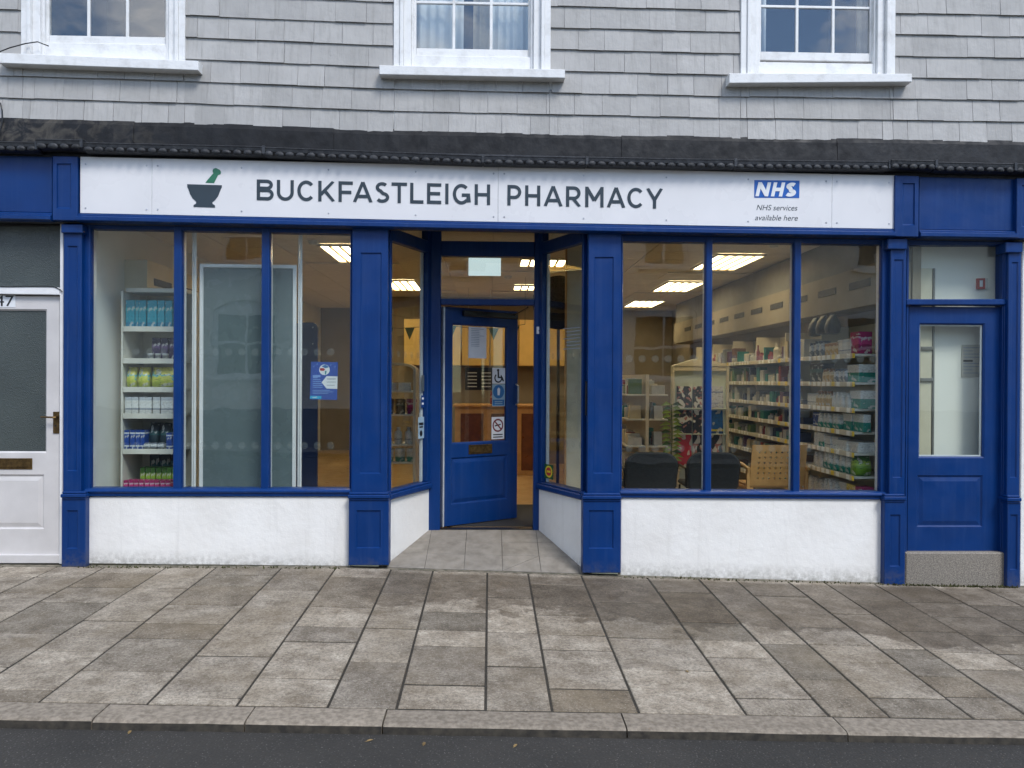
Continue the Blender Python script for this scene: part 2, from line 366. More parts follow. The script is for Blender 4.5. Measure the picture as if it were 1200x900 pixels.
tile_m = mat('porch_tile', lin(142, 136, 127), lin(122, 116, 107), 9, .6, .2, 120, .07, .4, bdist=.002)
grout = mat('grout', lin(96, 92, 86), None, 30, .9, .3)
joint = mat('joint_soil', lin(62, 57, 49), lin(42, 39, 33), 40, .95, .5)
granite = None
def m_granite():
    t = NT('granite_step'); o = t.n('TexCoord').outputs['Object']
    col = t.mix(t.ramp(t.noise(o, 120, 3, .7), [(.4, 0), (.6, 1)]), lin(112, 107, 100), lin(152, 145, 135))
    col = t.mix(t.ramp(t.noise(o, 190, 2, .7), [(.58, 0), (.66, .8)]), col, lin(70, 66, 62))
    t.principled(col, .8, .3, 0, t.bump(t.noise(o, 60, 5), .6, .008)); return t.m
granite = m_granite()
wall_in = mat('cream_wall', lin(140, 130, 112), lin(130, 120, 102), 2, .75, .1)
wall_white = mat('white_wall', lin(236, 237, 234), lin(228, 229, 226), 2, .7, .08)
ceil_m = mat('ceiling_tile', lin(224, 216, 200), lin(214, 206, 190), 14, .9, .3, 160, .03)
floor_wood = mat('shop_floor', lin(186, 156, 112), lin(172, 142, 98), 3, .35, .05)
mat_m = mat('door_mat', lin(44, 44, 46), lin(34, 34, 36), 60, .95, .6, 200)
cream = mat('cream_metal', lin(216, 206, 180), lin(206, 196, 170), 6, .4)
shelf_w = mat('white_shelf', lin(220, 218, 208), lin(206, 204, 194), 6, .4)
black_f = mat('black_fabric', lin(26, 27, 30), lin(18, 19, 21), 30, .75, .3, 150)
black_pl = mat('black_plastic', lin(24, 25, 28), lin(18, 18, 20), 20, .35)
birch = mat('birch_ply', lin(205, 158, 100), lin(188, 142, 86), 10, .4, .08)
brownwood = mat('brown_veneer', lin(118, 66, 34), lin(96, 52, 26), 9, .35, .05)
paper = mat('white_paper', lin(226, 228, 230), lin(220, 222, 225), 5, .6)
ink = mat('black_ink', lin(24, 25, 28), None, 4, .5)
sticker_blue = mat('sticker_blue', lin(40, 110, 168), None, 6, .4)
red_ink = mat('red_ink', lin(176, 38, 44), None, 6, .45)

# ================================================================== THE SETTING
def interp(x, pts):
    if x <= pts[0][0]: a, b = pts[0], pts[1]
    elif x >= pts[-1][0]: a, b = pts[-2], pts[-1]
    else:
        for a, b in zip(pts, pts[1:]):
            if a[0] <= x <= b[0]: break
    return a[1]+(b[1]-a[1])*(x-a[0])/(b[0]-a[0])
KY = -2.75                                               # back edge of the kerb
ZF = [(-6.5, .075), (-3.55, .052), (-1.235, .040), (.818, -.030), (3.57, -.117), (7, -.20)]
zfac = lambda x: interp(x, ZF)
zkerb = lambda x: -.085-.0244*x
def zpave(x, y):
    t = min(max(y/KY, 0), 1); return zfac(x)*(1-t)+zkerb(x)*t
PN, PD = (.0244, -.02, 1.0), -.0301
EXT = 16.0
def sheet(name, x0, x1, nx, ys, zfn, m, thick=.0):
    xs = [x0+(x1-x0)*i/nx for i in range(nx+1)]
    v = [(x, y, zfn(x, y)) for y in ys for x in xs]; n = nx+1
    f = [(j*n+i, j*n+i+1, (j+1)*n+i+1, (j+1)*n+i) for j in range(len(ys)-1) for i in range(nx)]
    o = mesh(name, v, f, m); 
    if o.data.polygons[0].normal.z < 0: o.data.flip_normals()
    return tag(o, kind='structure')
ground = sheet('ground', -300, 300, 4, [-300, 0, 300], lambda x, y: -3.5, mat('earth', lin(92, 96, 70), lin(120, 110, 84), .2, .9))
road = sheet('road', -EXT, EXT, 60, [-10.1, -6.5, -4.5, -2.93], lambda x, y: zkerb(x)-.052+.010*min(abs(y+2.93), abs(y+10.1))*.9, asphalt)
pave = sheet('pavement', -EXT, EXT, 64, [KY, -1.4, -.4, .02], lambda x, y: zpave(x, y)-.006, joint)

def slab(name, poly, zfn, th, m, parent, c=.004, jit=.0015):
    """paving piece: chamfered top, polygon in plan"""
    n = len(poly); cx = sum(p[0] for p in poly)/n; cy = sum(p[1] for p in poly)/n
    a, b, d = (random.uniform(-jit, jit) for _ in range(3))
    zf = lambda x, y: zfn(x, y)+d+(x-cx)*a*1.5+(y-cy)*b*1.5
    inn = []
    for x, y in poly:
        l = math.hypot(x-cx, y-cy) or 1; inn.append((x-(x-cx)/l*c*1.4, y-(y-cy)/l*c*1.4))
    v = [(x, y, zf(x, y)) for x, y in inn]+[(x, y, zf(x, y)-c) for x, y in poly]+[(x, y, zf(x, y)-th) for x, y in poly]
    f = [tuple(range(n))]+[(r*n+i, r*n+(i+1) % n, (r+1)*n+(i+1) % n, (r+1)*n+i) for r in range(2) for i in range(n)]
    return mesh(name, v, f, m, parent)
# column joints of the paving as read along the shopfront, and cross joints column by column
cols_px = [(63, 665), (122.5, 664.5), (198, 664), (259, 663), (335, 664), (399, 663), (461, 666), (509, 667), (571, 669), (618, 671), (679, 672),
           (755.5, 674.5), (815, 676.7), (861, 680), (921, 681), (967.5, 684.4), (1026.7, 686), (1092.7, 688), (1153, 690)]
CX = [float(on(x, y, PN, PD)[0]) for x, y in cols_px]
rows_px = {0: [676, 695, 716, 741, 772, 801], 1: [672, 689, 706.5, 742.7, 781], 2: [691, 728.7, 763.7, 808], 3: [677, 689.5, 711.5, 732.5, 750, 787],
           4: [695.5, 734, 770, 818], 5: [680.7, 715, 736.7, 754.5, 796], 6: [700, 739, 777], 7: [685, 720, 741, 759, 803], 8: [703, 743, 782],
           9: [688, 723, 746, 763, 808], 10: [708, 749, 786], 11: [696, 731, 752, 772, 819], 12: [715, 755.5, 797], 13: [700, 736, 757, 777.5, 818.5],
           14: [720.5, 762, 793.5, 817.5], 15: [705, 741, 765.5, 786], 16: [706.7, 724, 745.5, 768, 800], 17: [710.7, 728, 752, 781]}
colrows = []
for i in range(len(CX)-1):
    xm = (CX[i]+CX[i+1])/2; ys = []
    for py in rows_px[i]:
        px = 574+(py-430)/239*(xm*131.3)
        ys.append(float(on(px, py, PN, PD)[1]))
    colrows.append((CX[i], CX[i+1], ys))
def rnd_rows():
    ys = []; y = -.12-random.random()*.3
    while y > KY+.25: ys.append(y); y -= random.choice((.42, .58, .62, .8))
    return ys
x = CX[0]
while x > -6.2: w = random.choice((.36, .46, .58)); colrows.append((x-w, x, rnd_rows())); x -= w
x = CX[-1]
while x < 6.0: w = random.choice((.36, .46, .5)); colrows.append((x, x+w, rnd_rows())); x += w
G = .0075
for x0, x1, ys in colrows:
    edges = [-.075]+sorted([y for y in ys if KY+.06 < y < -.12], reverse=True)+[KY+.006]
    for ya, yb in zip(edges, edges[1:]):
        sk = random.uniform(-.006, .006)
        g2 = random.choice((.006, .009, .011))
        slab('slab', [(x0+G, yb+g2), (x1-G, yb+g2+sk), (x1-G, ya-g2), (x0+G, ya-g2-sk)], zpave, .05, slab_m, pave)
# narrow mortar and edging strip at the foot of the shopfront
edge_m = mat('edging_mortar', lin(128, 120, 106), lin(78, 76, 62), 18, .9, .6, 70)
for a, b in ((-6.2, -3.6), (-3.6, -1.24), (-1.24, .9), (.9, 3.6), (3.6, 6.0)):
    nseg = 8; pts = [(a+(b-a)*i/nseg, -.072) for i in range(nseg+1)]+[(b-(b-a)*i/nseg, .0) for i in range(nseg+1)]
    MB().vprism(pts, lambda x, y: zpave(x, y)-.03, lambda x, y: zpave(x, y)-.003).build('edging_strip', edge_m, pave)
# kerb stones
kerb_m = mat('kerb_granite', lin(150, 140, 126), lin(118, 109, 97), 34, .8, .6, 90, .10, .3, bdist=.006)
kerb_face = mat('kerb_dark_face', lin(74, 69, 61), lin(44, 42, 39), 16, .9, .6, 90)  # darker tone for the upright road-side face of the stones
kb = tag(empty('kerb'), kind='structure')
kx = [float(on(px, py, PN, PD)[0]) for px, py in ((126.7, 827), (296.7, 832), (453, 833), (728, 836), (971.7, 836))]
kx = [kx[0]-1.9, kx[0]-.95]+kx+[kx[-1]+1.15, kx[-1]+2.2, kx[-1]+3.4]
kx = [kx[0]-1.2]+kx
for a, b in zip(kx, kx[1:]):
    n = 8; sec = [(KY-.004, 0), (-2.905, -.002), (-2.922, -.006), (-2.934, -.014), (-2.942, -.12), (KY-.004, -.12)]
    v = []; dz = random.uniform(-.003, .003)
    for i in range(n+1):
        xx = a+.004+(b-a-.008)*i/n; w = random.uniform(-.003, .003)
        v += [(xx, y+(w if 0 < k < 5 else 0), zkerb(xx)+z+dz+(random.uniform(-.0015, .0015) if k < 4 else 0)) for k, (y, z) in enumerate(sec)]
    m_ = len(sec); f = [(i*m_+k, i*m_+(k+1) % m_, (i+1)*m_+(k+1) % m_, (i+1)*m_+k) for i in range(n) for k in range(m_)]
    f += [tuple(range(m_)), tuple(range(n*m_, n*m_+m_))]
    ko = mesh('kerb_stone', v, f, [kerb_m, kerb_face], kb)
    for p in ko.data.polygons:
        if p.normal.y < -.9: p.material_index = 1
# far pavement, behind the photographer
far = sheet('far_pavement', -EXT, EXT, 20, [-11.5, -10.1], lambda x, y: zkerb(x)+.06, mat('far_paving', lin(150, 146, 140), lin(130, 126, 118), 3, .9, .3))

# ================================================================== THE BUILDING
HB = thing('pharmacy_building', 'slate-hung building with blue painted pharmacy shopfront and white sash windows', 'building', (0, 0, 0))
# ---- upper wall with openings behind three sash windows
ZSL = [(-6.5, 3.975), (-4.296, 3.944), (-2.672, 3.923), (-1.026, 3.882), (.72, 3.872), (2.027, 3.864), (3.9, 3.868), (6.5, 3.87)]
zsl = lambda x: interp(x, ZSL)
PITCH = .1925
WIN = []   # x0, x1 of casing, sill geometry
for nm, cl, cr_, sl_, sr_, st, sb in (('l', 23, 215.6, -1, 232.5, (62, 71.5), (74, 82.5)), ('m', 461, 645.5, 444.5, 662, (76.5, 81.5), (87.3, 91.5)), ('r', 869, 1050.5, 854.5, 1068.5, (86, 86.5), (97.5, 96))):
    WIN.append(dict(n=nm, cl=cl, cr=cr_, sl=sl_, sr=sr_, st=st, sb=sb))
for w in WIN:
    w['x0'] = at(w['cl'], 40, -.05)[0]; w['x1'] = at(w['cr'], 40, -.05)[0]
    s = rc(w['sl'], w['st'], w['sr'], w['sb'], -.11); w['sill'] = s
    w['zs'] = (s[2][1]+s[3][1])/2; w['zt'] = w['zs']+1.62
TOPZ = 7.4
UW = empty('upper_wall', (0, 0, 0), HB)
bk = MB(); xs = [-8]
for w in WIN: xs += [w['x0']+.05, w['x1']-.05]
xs.append(8)
for i in range(len(xs)-1):
    if i % 2 == 0: bk.box(xs[i], xs[i+1], .0, .32, 3.35, TOPZ)
    else:
        w = WIN[i//2]; bk.box(xs[i], xs[i+1], .0, .32, 3.35, w['zs']-.05); bk.box(xs[i], xs[i+1], .0, .32, w['zt'], TOPZ)
bk.build('wall_backing', wall_white, UW)
def slate_piece(x0, x1, zb0, zb1, zt0, zt1, ragged=False):
    g = random.choice((.0004, .0008, .0016, .0022)); yb = -.018-random.uniform(0, .007); k = 4 if ragged else 2
    xs_ = [x0+g+(x1-x0-2*g)*i/k for i in range(k+1)]
    v = []
    tk = random.uniform(.006, .009)
    for i, x in enumerate(xs_):
        t = i/k; zb = zb0*(1-t)+zb1*t; zt = zt0*(1-t)+zt1*t
        if ragged: zb += random.uniform(-.004, .008)
        else: zb += random.uniform(-.0008, .0008)
        v += [(x, yb, zb), (x, -.003, zt), (x, .004, zt), (x, yb+tk, zb)]
    f = [(i*4+q, i*4+(q+1) % 4, i*4+4+(q+1) % 4, i*4+4+q) for i in range(k) for q in range(4)]+[(0, 1, 2, 3), (k*4, k*4+1, k*4+2, k*4+3)]
    return v, f
rest = MB(); n_sl = 0
for row in range(0, 19):
    x = -5.6-random.random()*.3
    while x < 5.6:
        wd_ = random.choice((.235, .25, .25, .26, .27)) if random.random() > .06 else random.choice((.47, .5))
        if row == 0: wd_ = random.choice((.23, .245, .255))
        xa, xb = x, x+wd_; x = xb
        segs = [(xa, xb, None)]
        for w in WIN:
            ns = []
            for a, b, lim in segs:
                if lim is not None or b <= w['x0'] or a >= w['x1']: ns.append((a, b, lim)); continue
                if a < w['x0']-.03: ns.append((a, w['x0']+.006, lim))
                if b > w['x1']+.03: ns.append((w['x1']-.006, b, lim))
                a2, b2 = max(a, w['x0']+.006), min(b, w['x1']-.006)
                if b2-a2 > .02: ns.append((a2, b2, w))
            segs = ns
        wob = random.uniform(-.0025, .0025)
        for a, b, w in segs:
            if b-a < .02: continue
            zb0, zb1 = zsl(a)+row*PITCH+wob, zsl(b)+row*PITCH+wob; zt0, zt1 = zsl(a)+(row+1)*PITCH+.03, zsl(b)+(row+1)*PITCH+.03
            if w is not None:
                lo, hi = w['zs']-.05, w['zt']+.06
                if zb0 < lo < zt0: zt0 = zt1 = lo
                elif zb0 < hi < zt0 and zt0 > hi: zb0 = zb1 = max(hi, zb0)
                elif zb0 >= lo and zt0 <= hi+.001: continue
                if zt0-zb0 < .03: continue
            v, f = slate_piece(a, b, zb0, zb1, zt0, zt1, row == 0)
            if row < 8 and -4.7 < (a+b)/2 < 4.75 and n_sl < 298:
                mesh('slate', v, f, slate_m, UW); n_sl += 1
            else: rest.add(v, f)
tag(rest.build('slates', slate_m, UW), kind='stuff')
# roof and eaves above the frame
roof_m = mat('roof_slate', lin(70, 72, 78), lin(54, 56, 60), 8, .6, .4)
rf = MB().add([(-8, -.35, TOPZ), (8, -.35, TOPZ), (8, 4.2, TOPZ+2.6), (-8, 4.2, TOPZ+2.6), (8, 9.8, TOPZ-.2), (-8, 9.8, TOPZ-.2), (-8, -.35, TOPZ-.15), (8, -.35, TOPZ-.15), (8, 9.8, TOPZ-.35), (-8, 9.8, TOPZ-.35)],
              [(0, 1, 2, 3), (3, 2, 4, 5), (6, 7, 1, 0), (6, 7, 8, 9), (5, 4, 8, 9), (1, 7, 8, 4, 2), (0, 6, 9, 5, 3)])
rf.build('roof', roof_m, HB)

def sash_window(w):
    """casing, weathered sill, lower and upper sash with three panes across and two rows each"""
    P = empty('sash_window', (0, 0, 0), HB); x0, x1, zs, zt = w['x0'], w['x1'], w['zs'], w['zt']
    s = w['sill']; sl_z = lambda x: s[3][1]+(s[2][1]-s[3][1])*(x-s[3][0])/(s[2][0]-s[3][0])
    sm = MB(); rings(sm, [(s, -.11), (ins(s, .004), -.114)], .02); sm.build('sill', white_old, P)
    tp = MB(); d = .02   # weathered sill top falling to the front
    tp.add([(x0-.03, -.105, sl_z(x0)+.002), (x1+.03, -.105, sl_z(x1)+.002), (x1+.03, .03, sl_z(x1)+.05), (x0-.03, .03, sl_z(x0)+.05), (x0-.03, .03, sl_z(x0)), (x1+.03, .03, sl_z(x1))],
           [(0, 1, 2, 3), (3, 2, 5, 4), (0, 3, 4), (1, 5, 2), (0, 4, 5, 1)]); tp.build('sill_top', white_old, P)
    gl0, gl1 = {'l': (59, 195), 'm': (488, 619), 'r': (891, 1018)}[w['n']]
    xi0, xi1 = at(gl0, 40, .075)[0], at(gl1, 40, .075)[0]              # glass range
    zb = {'l': at(127, 43.5, .075)[1], 'm': at(553, 58.5, .075)[1], 'r': at(955, 62.5, .075)[1]}[w['n']]
    zl = (sl_z(x1)-sl_z(x0))/(x1-x0)
    # casing: stepped architrave on both sides and head
    cs = MB()
    for a, b, y in ((0, .055, -.035), (.055, .085, -.05), (.085, .15, -.012), (.15, .172, .018)):
        b2 = min(b, xi0-x0-.035) if a < .15 else xi0-x0-.02
        if a < b2:
            za = sl_z(x0)+.006+(.02 if a >= .085 else 0)
            cs.cbox(x0+a, x0+b2, y, .12, za, zt, .004)
        c2 = min(b, x1-xi1-.035) if a < .15 else x1-xi1-.02
        if a < c2:
            za = sl_z(x1)+.006+(.02 if a >= .085 else 0)
            cs.cbox(x1-c2, x1-a, y, .12, za, zt, .004)
    cs.cbox(x0, x1, -.04, .12, zt+.001, zt+.16, .005); cs.build('casing', white_old, P)
    # sashes
    mid = zb+.70
    lift = .028 if w['n'] == 'r' else 0
    def sash(z0, z1, y, name):
        fr = MB(); fr.cbox(xi0-.045, xi0, y-.02, y+.02, z0-.075, z1+.04, .003); fr.cbox(xi1, xi1+.045, y-.02, y+.02, z0-.075, z1+.04, .003)
        fr.cbox(xi0+.001, xi1-.001, y-.018, y+.018, z0-.075, z0, .003); fr.cbox(xi0+.001, xi1-.001, y-.018, y+.018, z1, z1+.04, .003)
        so = fr.build('sash', white_old, P); pw = (xi1-xi0)/3
        br = MB()
        for k in (1, 2): br.cbox(xi0+pw*k-.013, xi0+pw*k+.013, y-.013, y+.013, z0-.001, z1+.001, .004)
        br.build('glazing_bar', white_old, P); zh = z0+(.415 if name == 'lower' else (z1-z0)/2)
        br = MB(); br.cbox(xi0-.001, xi1+.001, y-.0125, y+.0125, zh-.012, zh+.012, .004); br.build('glazing_bar', white_old, P)
        for k in range(3):
            for a, b in ((z0, zh), (zh, z1)):
                MB().box(xi0+pw*k-.004, xi0+pw*(k+1)+.004, y-.002, y+.002, a-.004, b+.004).build('pane', glass_up, P)
    sash(zb+0, mid+.12, .075, 'lower'); sash(mid+.15, zt-.05, .12, 'upper')
    # bottom rail block / box frame behind and room lining
    fb = MB(); fb.cbox(xi0-.06, xi1+.06, .03, .12, sl_z((x0+x1)/2)-.02, zb-.075-lift-.001, .003); fb.build('sill_board', white_old, P)
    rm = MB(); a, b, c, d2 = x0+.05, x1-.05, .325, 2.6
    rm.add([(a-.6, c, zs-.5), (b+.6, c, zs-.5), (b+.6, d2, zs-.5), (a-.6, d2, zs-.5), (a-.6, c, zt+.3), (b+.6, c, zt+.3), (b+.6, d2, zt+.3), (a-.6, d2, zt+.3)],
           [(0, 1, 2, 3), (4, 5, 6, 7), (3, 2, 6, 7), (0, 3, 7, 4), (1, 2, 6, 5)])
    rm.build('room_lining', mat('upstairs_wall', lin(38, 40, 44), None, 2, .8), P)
for w in WIN: sash_window(w)
# curtains
def curtain(x0, x1, y, z0, z1, m, label, waves):
    n = 60; v = []
    for i in range(n+1):
        t = i/n; x = x0+(x1-x0)*t; yy = y+.011*math.sin(t*waves*2*math.pi)+.005*math.sin(t*waves*4.3+1)
        v += [(x, yy, z0), (x+.006*math.sin(t*9), yy*1.0+.004, (z0+z1)/2), (x, yy, z1), (x, yy+.004, z1), (x, yy+.008, (z0+z1)/2), (x, yy+.004, z0)]
    f = [(i*6+k, i*6+(k+1) % 6, i*6+6+(k+1) % 6, i*6+6+k) for i in range(n) for k in range(6)]
    o = mesh('curtain', v, f, m, None, True); return tag(o, label, 'curtain')
net = mat('net_curtain', lin(250, 250, 244), lin(238, 240, 234), 5, .9); tan_c = mat('tan_curtain', lin(196, 184, 160), lin(176, 164, 142), 5, .9)
wm, wr = WIN[1], WIN[2]
xm0, xm1 = at(484, 40, .22)[0], at(623, 40, .22)[0]; pwm = (xm1-xm0)/3
curtain(xm0, xm0+pwm*1.28, .165, wm['zs']+.08, wm['zt']-.02, net, 'pale net curtain left half of the middle upstairs window', 5)
curtain(xm0+pwm*2.0, xm1, .175, wm['zs']+.08, wm['zt']-.02, net, 'pale net curtain right half of the middle upstairs window', 5)
curtain(xm0+pwm*1.52, xm0+pwm*1.98, .20, wm['zs']+.08, wm['zt']-.02, tan_c, 'tan curtain edge in the centre of the middle upstairs window', 2)
xr0, xr1 = at(891, 40, .22)[0], at(1020, 40, .22)[0]
curtain(xr1-.13, xr1+.02, .22, wr['zs']+.08, wr['zt']-.02, tan_c, 'cream curtain drawn to the right of the right upstairs window', 3)
curtain(xr0-.02, xr0+.05, .22, wr['zs']+.08, wr['zt']-.02, net, 'sliver of net curtain at the left of the right upstairs window', 1)

# ---- lead flashing, gutter with scalloped edge
GY = -.20
ZG = [at(px, py, GY) for px, py in ((-120, 164.5), (0, 165.5), (97, 167.5), (300, 172), (560, 182), (800, 186.5), (1048, 189), (1200, 192), (1320, 194))]
zgt = lambda x: interp(x, ZG)
FL = empty('lead_flashing', (0, 0, 0), HB)
lx = [-6.2, at(-40, 150, -.1)[0], at(152, 150, -.1)[0], at(246, 150, -.1)[0], at(388, 150, -.1)[0], at(500, 150, -.1)[0], at(612, 150, -.1)[0], at(730, 150, -.1)[0], at(860, 150, -.1)[0], at(985, 150, -.1)[0], at(1110, 150, -.1)[0], 5.4, 6.2]
for i, (a, b) in enumerate(zip(lx, lx[1:])):
    n = 10; v = []; lift = .007*(i % 2)
    for k in range(n+1):
        x = a+(b-a+.006)*k/n; q = [random.uniform(-.0025, .0025) for _ in range(3)]
        top = (x, -.012, zsl(x)+.035); m1 = (x, -.035-lift+q[0], zsl(x)-.025); m2 = (x, -.050-lift+q[1]*.6, zgt(x)+.034+q[2]*.6); bt = (x, GY+.045-lift*.5, zgt(x)+.006+lift)
        v += [top, m1, m2, bt, (x, GY+.05, zgt(x)-.004), (x, -.004, zgt(x)-.004)]
    f = [(k*6+q, k*6+(q+1) % 6, k*6+6+(q+1) % 6, k*6+6+q) for k in range(n) for q in range(6)]+[tuple(range(6)), tuple(range(n*6, n*6+6))]
    mesh('lead_sheet', v, f, lead, FL)
GU = empty('rain_gutter', (0, 0, 0), HB)
gj = [-6.2, at(43, 170, GY)[0], at(97, 170, GY)[0], at(309, 175, GY)[0], at(566, 185, GY)[0], at(688, 186, GY)[0], at(862, 188, GY)[0], at(1043, 190, GY)[0], at(1096, 190, GY)[0], at(1190, 190, GY)[0], 6.2]
for i, (a, b) in enumerate(zip(gj, gj[1:])):
    dy = (-.018 if i in (1, 7) else 0)+random.uniform(-.004, .004); dz = (.018 if i == 1 else .006 if i == 7 else 0)+random.uniform(-.003, .003); h = .062
    sec = [(GY+.05, -.0), (GY+.002, .004), (GY-.008, -.004), (GY-.004, -.014), (GY, -h*.6), (GY+.02, -h), (GY+.07, -h-.012), (-.081, -h-.012), (-.081, -.004)]
    v = []; n = 6
    for k in range(n+1):
        x = a+.003+(b-a-.006)*k/n; v += [(x, y+dy, zgt(x)+z+dz) for y, z in sec]
    m_ = len(sec); f = [(k*m_+q, k*m_+(q+1) % m_, (k+1)*m_+(q+1) % m_, (k+1)*m_+q) for k in range(n) for q in range(m_)]+[tuple(range(m_)), tuple(range(n*m_, n*m_+m_))]
    mesh('gutter_length', v, f, iron, GU)
    # raised collar at the joint
    MB().cbox(b-.014, b+.012, GY-.012+dy, GY+.05, zgt(b)-h-.002+dz, zgt(b)+.008+dz, .003).build('gutter_collar', iron, GU)
    # leaf ornament: tilted lobes hanging from the lower edge
    ns = max(1, round((b-a)/.088)); sw = (b-a)/ns
    for q in range(ns):
        cx = a+sw*(q+.5)
        if not -4.7 < cx < 4.9: continue
        rx_, rz_, ry_ = sw*random.uniform(.40, .47), random.uniform(.021, .027), random.uniform(.014, .020); lean = random.uniform(.15, .45); x0_, z0_, y0_ = cx, zgt(cx)-h*.84+dz, GY+dy-.002
        v = []; nn = 10
        for ir in range(4):                               # rounded lobe, leaning to one side like a leaf
            ph = ir/3*math.pi/2*.96; rr_ = math.cos(ph); bz = -math.sin(ph)*ry_
            v += [(x0_+rx_*rr_*math.cos(2*math.pi*k/nn)+lean*rz_*rr_*math.sin(2*math.pi*k/nn)+bz*.4, y0_+bz+.006, z0_+rz_*rr_*math.sin(2*math.pi*k/nn)-.25*rx_*rr_*max(0, math.cos(2*math.pi*k/nn))) for k in range(nn)]
        f = [(i*nn+k, i*nn+(k+1) % nn, (i+1)*nn+(k+1) % nn, (i+1)*nn+k) for i in range(3) for k in range(nn)]+[tuple(range(nn)), tuple(range(3*nn, 4*nn))]
        mesh('scallop', v, f, iron_worn, GU, True)

# ---- fascia: boards, pilaster blocks, moulding under the sign
FA = empty('fascia', (0, 0, 0), HB)
st_ = ((-200, 177), (94, 183.5), (1048, 205.5), (1400, 213.5)); sb_ = ((-200, 244), (94, 250), (300, 254.4), (500, 258.7), (780, 264.3), (1048, 268.5), (1400, 274))
def ln(px, tab): return interp(px, tab)
def fbox(name, l, r, tofs, bofs, Yf, Yb, m, parent, ttab=st_, btab=sb_, ch=.004, extra=None):
    c = rc(l, (ln(l, ttab)+tofs, ln(r, ttab)+tofs), r, (ln(l, btab)+bofs, ln(r, btab)+bofs), Yf)
    rl = cham(c, Yf, ch)
    if extra:
        for e in extra: rl.append((rc(*e[:4], e[4]), e[4]))
    return rings(MB(), rl, Yb).build(name, m, parent)
fbox('back_board', -120, 1330, -14, 12, -.062, -.002, iron, FA)  # near-black board: the shade below the gutter is put into its colour
fbox('fascia_board', -120, 61.3, 1, 0, -.085, -.0625, blue, FA)
fbox('fascia_board', 1077, 1191.5, 1, 0, -.085, -.0625, blue, FA)
fbox('fascia_board', 1221, 1330, 1, 0, -.085, -.0625, blue, FA)
def blk(l, r, il, it, ir, ib):
    fbox('pilaster_block', l, r, 0, 8.5, -.13, -.0625, blue, FA, extra=[(il, it, ir, ib, -.13), (il+1.3, it+1.3, ir-1.3, ib-1.3, -.118)])
blk(61.5, 90.5, 66.3, 191.5, 83.3, 244.5); blk(1048.8, 1076.8, 1057.5, 214.5, 1072, 264); blk(1191.7, 1220.7, 1197, 217, 1216, 266)
# moulding
for l, r in ((-120, 61.3), (91, 1048.5), (1077, 1191.5), (1221, 1330)):
    n = 14; sec = [(-.0626, 0.0), (-.105, 0.0), (-.118, -.010), (-.118, -.022), (-.128, -.026), (-.142, -.034), (-.142, -.062), (-.128, -.070), (-.0626, -.074)]
    v = []
    for k in range(n+1):
        px = l+(r-l)*k/n; x, z = at(px, ln(px, sb_), -.11); v += [(x, y, z+dz) for y, dz in sec]
    m_ = len(sec); f = [(k*m_+q, k*m_+(q+1) % m_, (k+1)*m_+(q+1) % m_, (k+1)*m_+q) for k in range(n) for q in range(m_)]+[tuple(range(m_)), tuple(range(n*m_, n*m_+m_))]
    mesh('moulding', v, f, blue, FA)

# ---- pilasters
def pilaster(sl, sr, bl, br, top, pan, bpan, bot, sill=579, shy=-.06, pcap=None):
    P = empty('pilaster', (0, 0, 0), HB)
    c = rc(sl, top, sr, sill-1.0, shy)
    rl = cham(c, shy); pl, pt, pr, pb_ = pan
    rl += [(rc(pl, pt, pr, pb_, shy), shy), (ins(rc(pl, pt, pr, pb_, shy), .008), shy+.011)]
    rings(MB(), rl, .06).build('shaft', blue, P)
    c = rc(bl, sill+6.0, br, bot, shy-.02); rl = cham(c, shy-.02); pl, pt, pr, pb_ = bpan
    rl += [(rc(pl, pt, pr, pb_, shy-.02), shy-.02), (ins(rc(pl, pt, pr, pb_, shy-.02), .008), shy-.008)]
    rings(MB(), rl, .06).build('plinth', blue, P)
    c = rc(bl, sill-1.2, br, sill+6.2, shy-.03); mb = MB()
    mb.cbox(c[0][0]-.006, c[1][0]+.006, shy-.042, .061, c[0][1]+.012, c[2][1]-.012, .006); mb.cbox(c[0][0]+.002, c[1][0]-.002, shy-.03, .0605, c[2][1]-.0119, c[2][1]+.008, .006)
    mb.cbox(c[0][0]+.001, c[1][0]-.001, shy-.03, .0605, c[0][1]-.006, c[0][1]+.0119, .004)
    mb.build('plinth_cap', blue, P)
    if pcap:
        l, r, t, b = pcap; c = rc(l, t, r, b, shy-.02); mb = MB(); mb.cbox(c[0][0], c[1][0], shy-.03, .061, c[0][1], c[2][1], .006); mb.build('capital', blue, P)
pilaster(74, 95, 72, 100, 266, (78.5, 288, 90.5, 552), (78, 598, 91, 643), 664.5, 578.5, pcap=(72, 97, 263, 273))
pilaster(412, 454, 408.5, 455.5, 264, (422, 296, 446.5, 555), (417.5, 598, 446, 642.5), 662.5, 579.5)
pilaster(689, 727.5, 683, 727.5, 270, (696, 301, 718.5, 555), (690, 598, 719, 643), 671.5, 580.5)
pilaster(1043, 1061.5, 1036.5, 1061, 283, (1047, 304, 1058, 560), (1043, 603, 1055, 664), 685.5, 581.5, pcap=(1040, 1063, 280, 292))
pilaster(1181, 1196, 1180.5, 1196, 287, (1185, 307, 1192.5, 560), (1184, 603, 1192.5, 668), 689, 583, pcap=(1178, 1198, 284, 296))
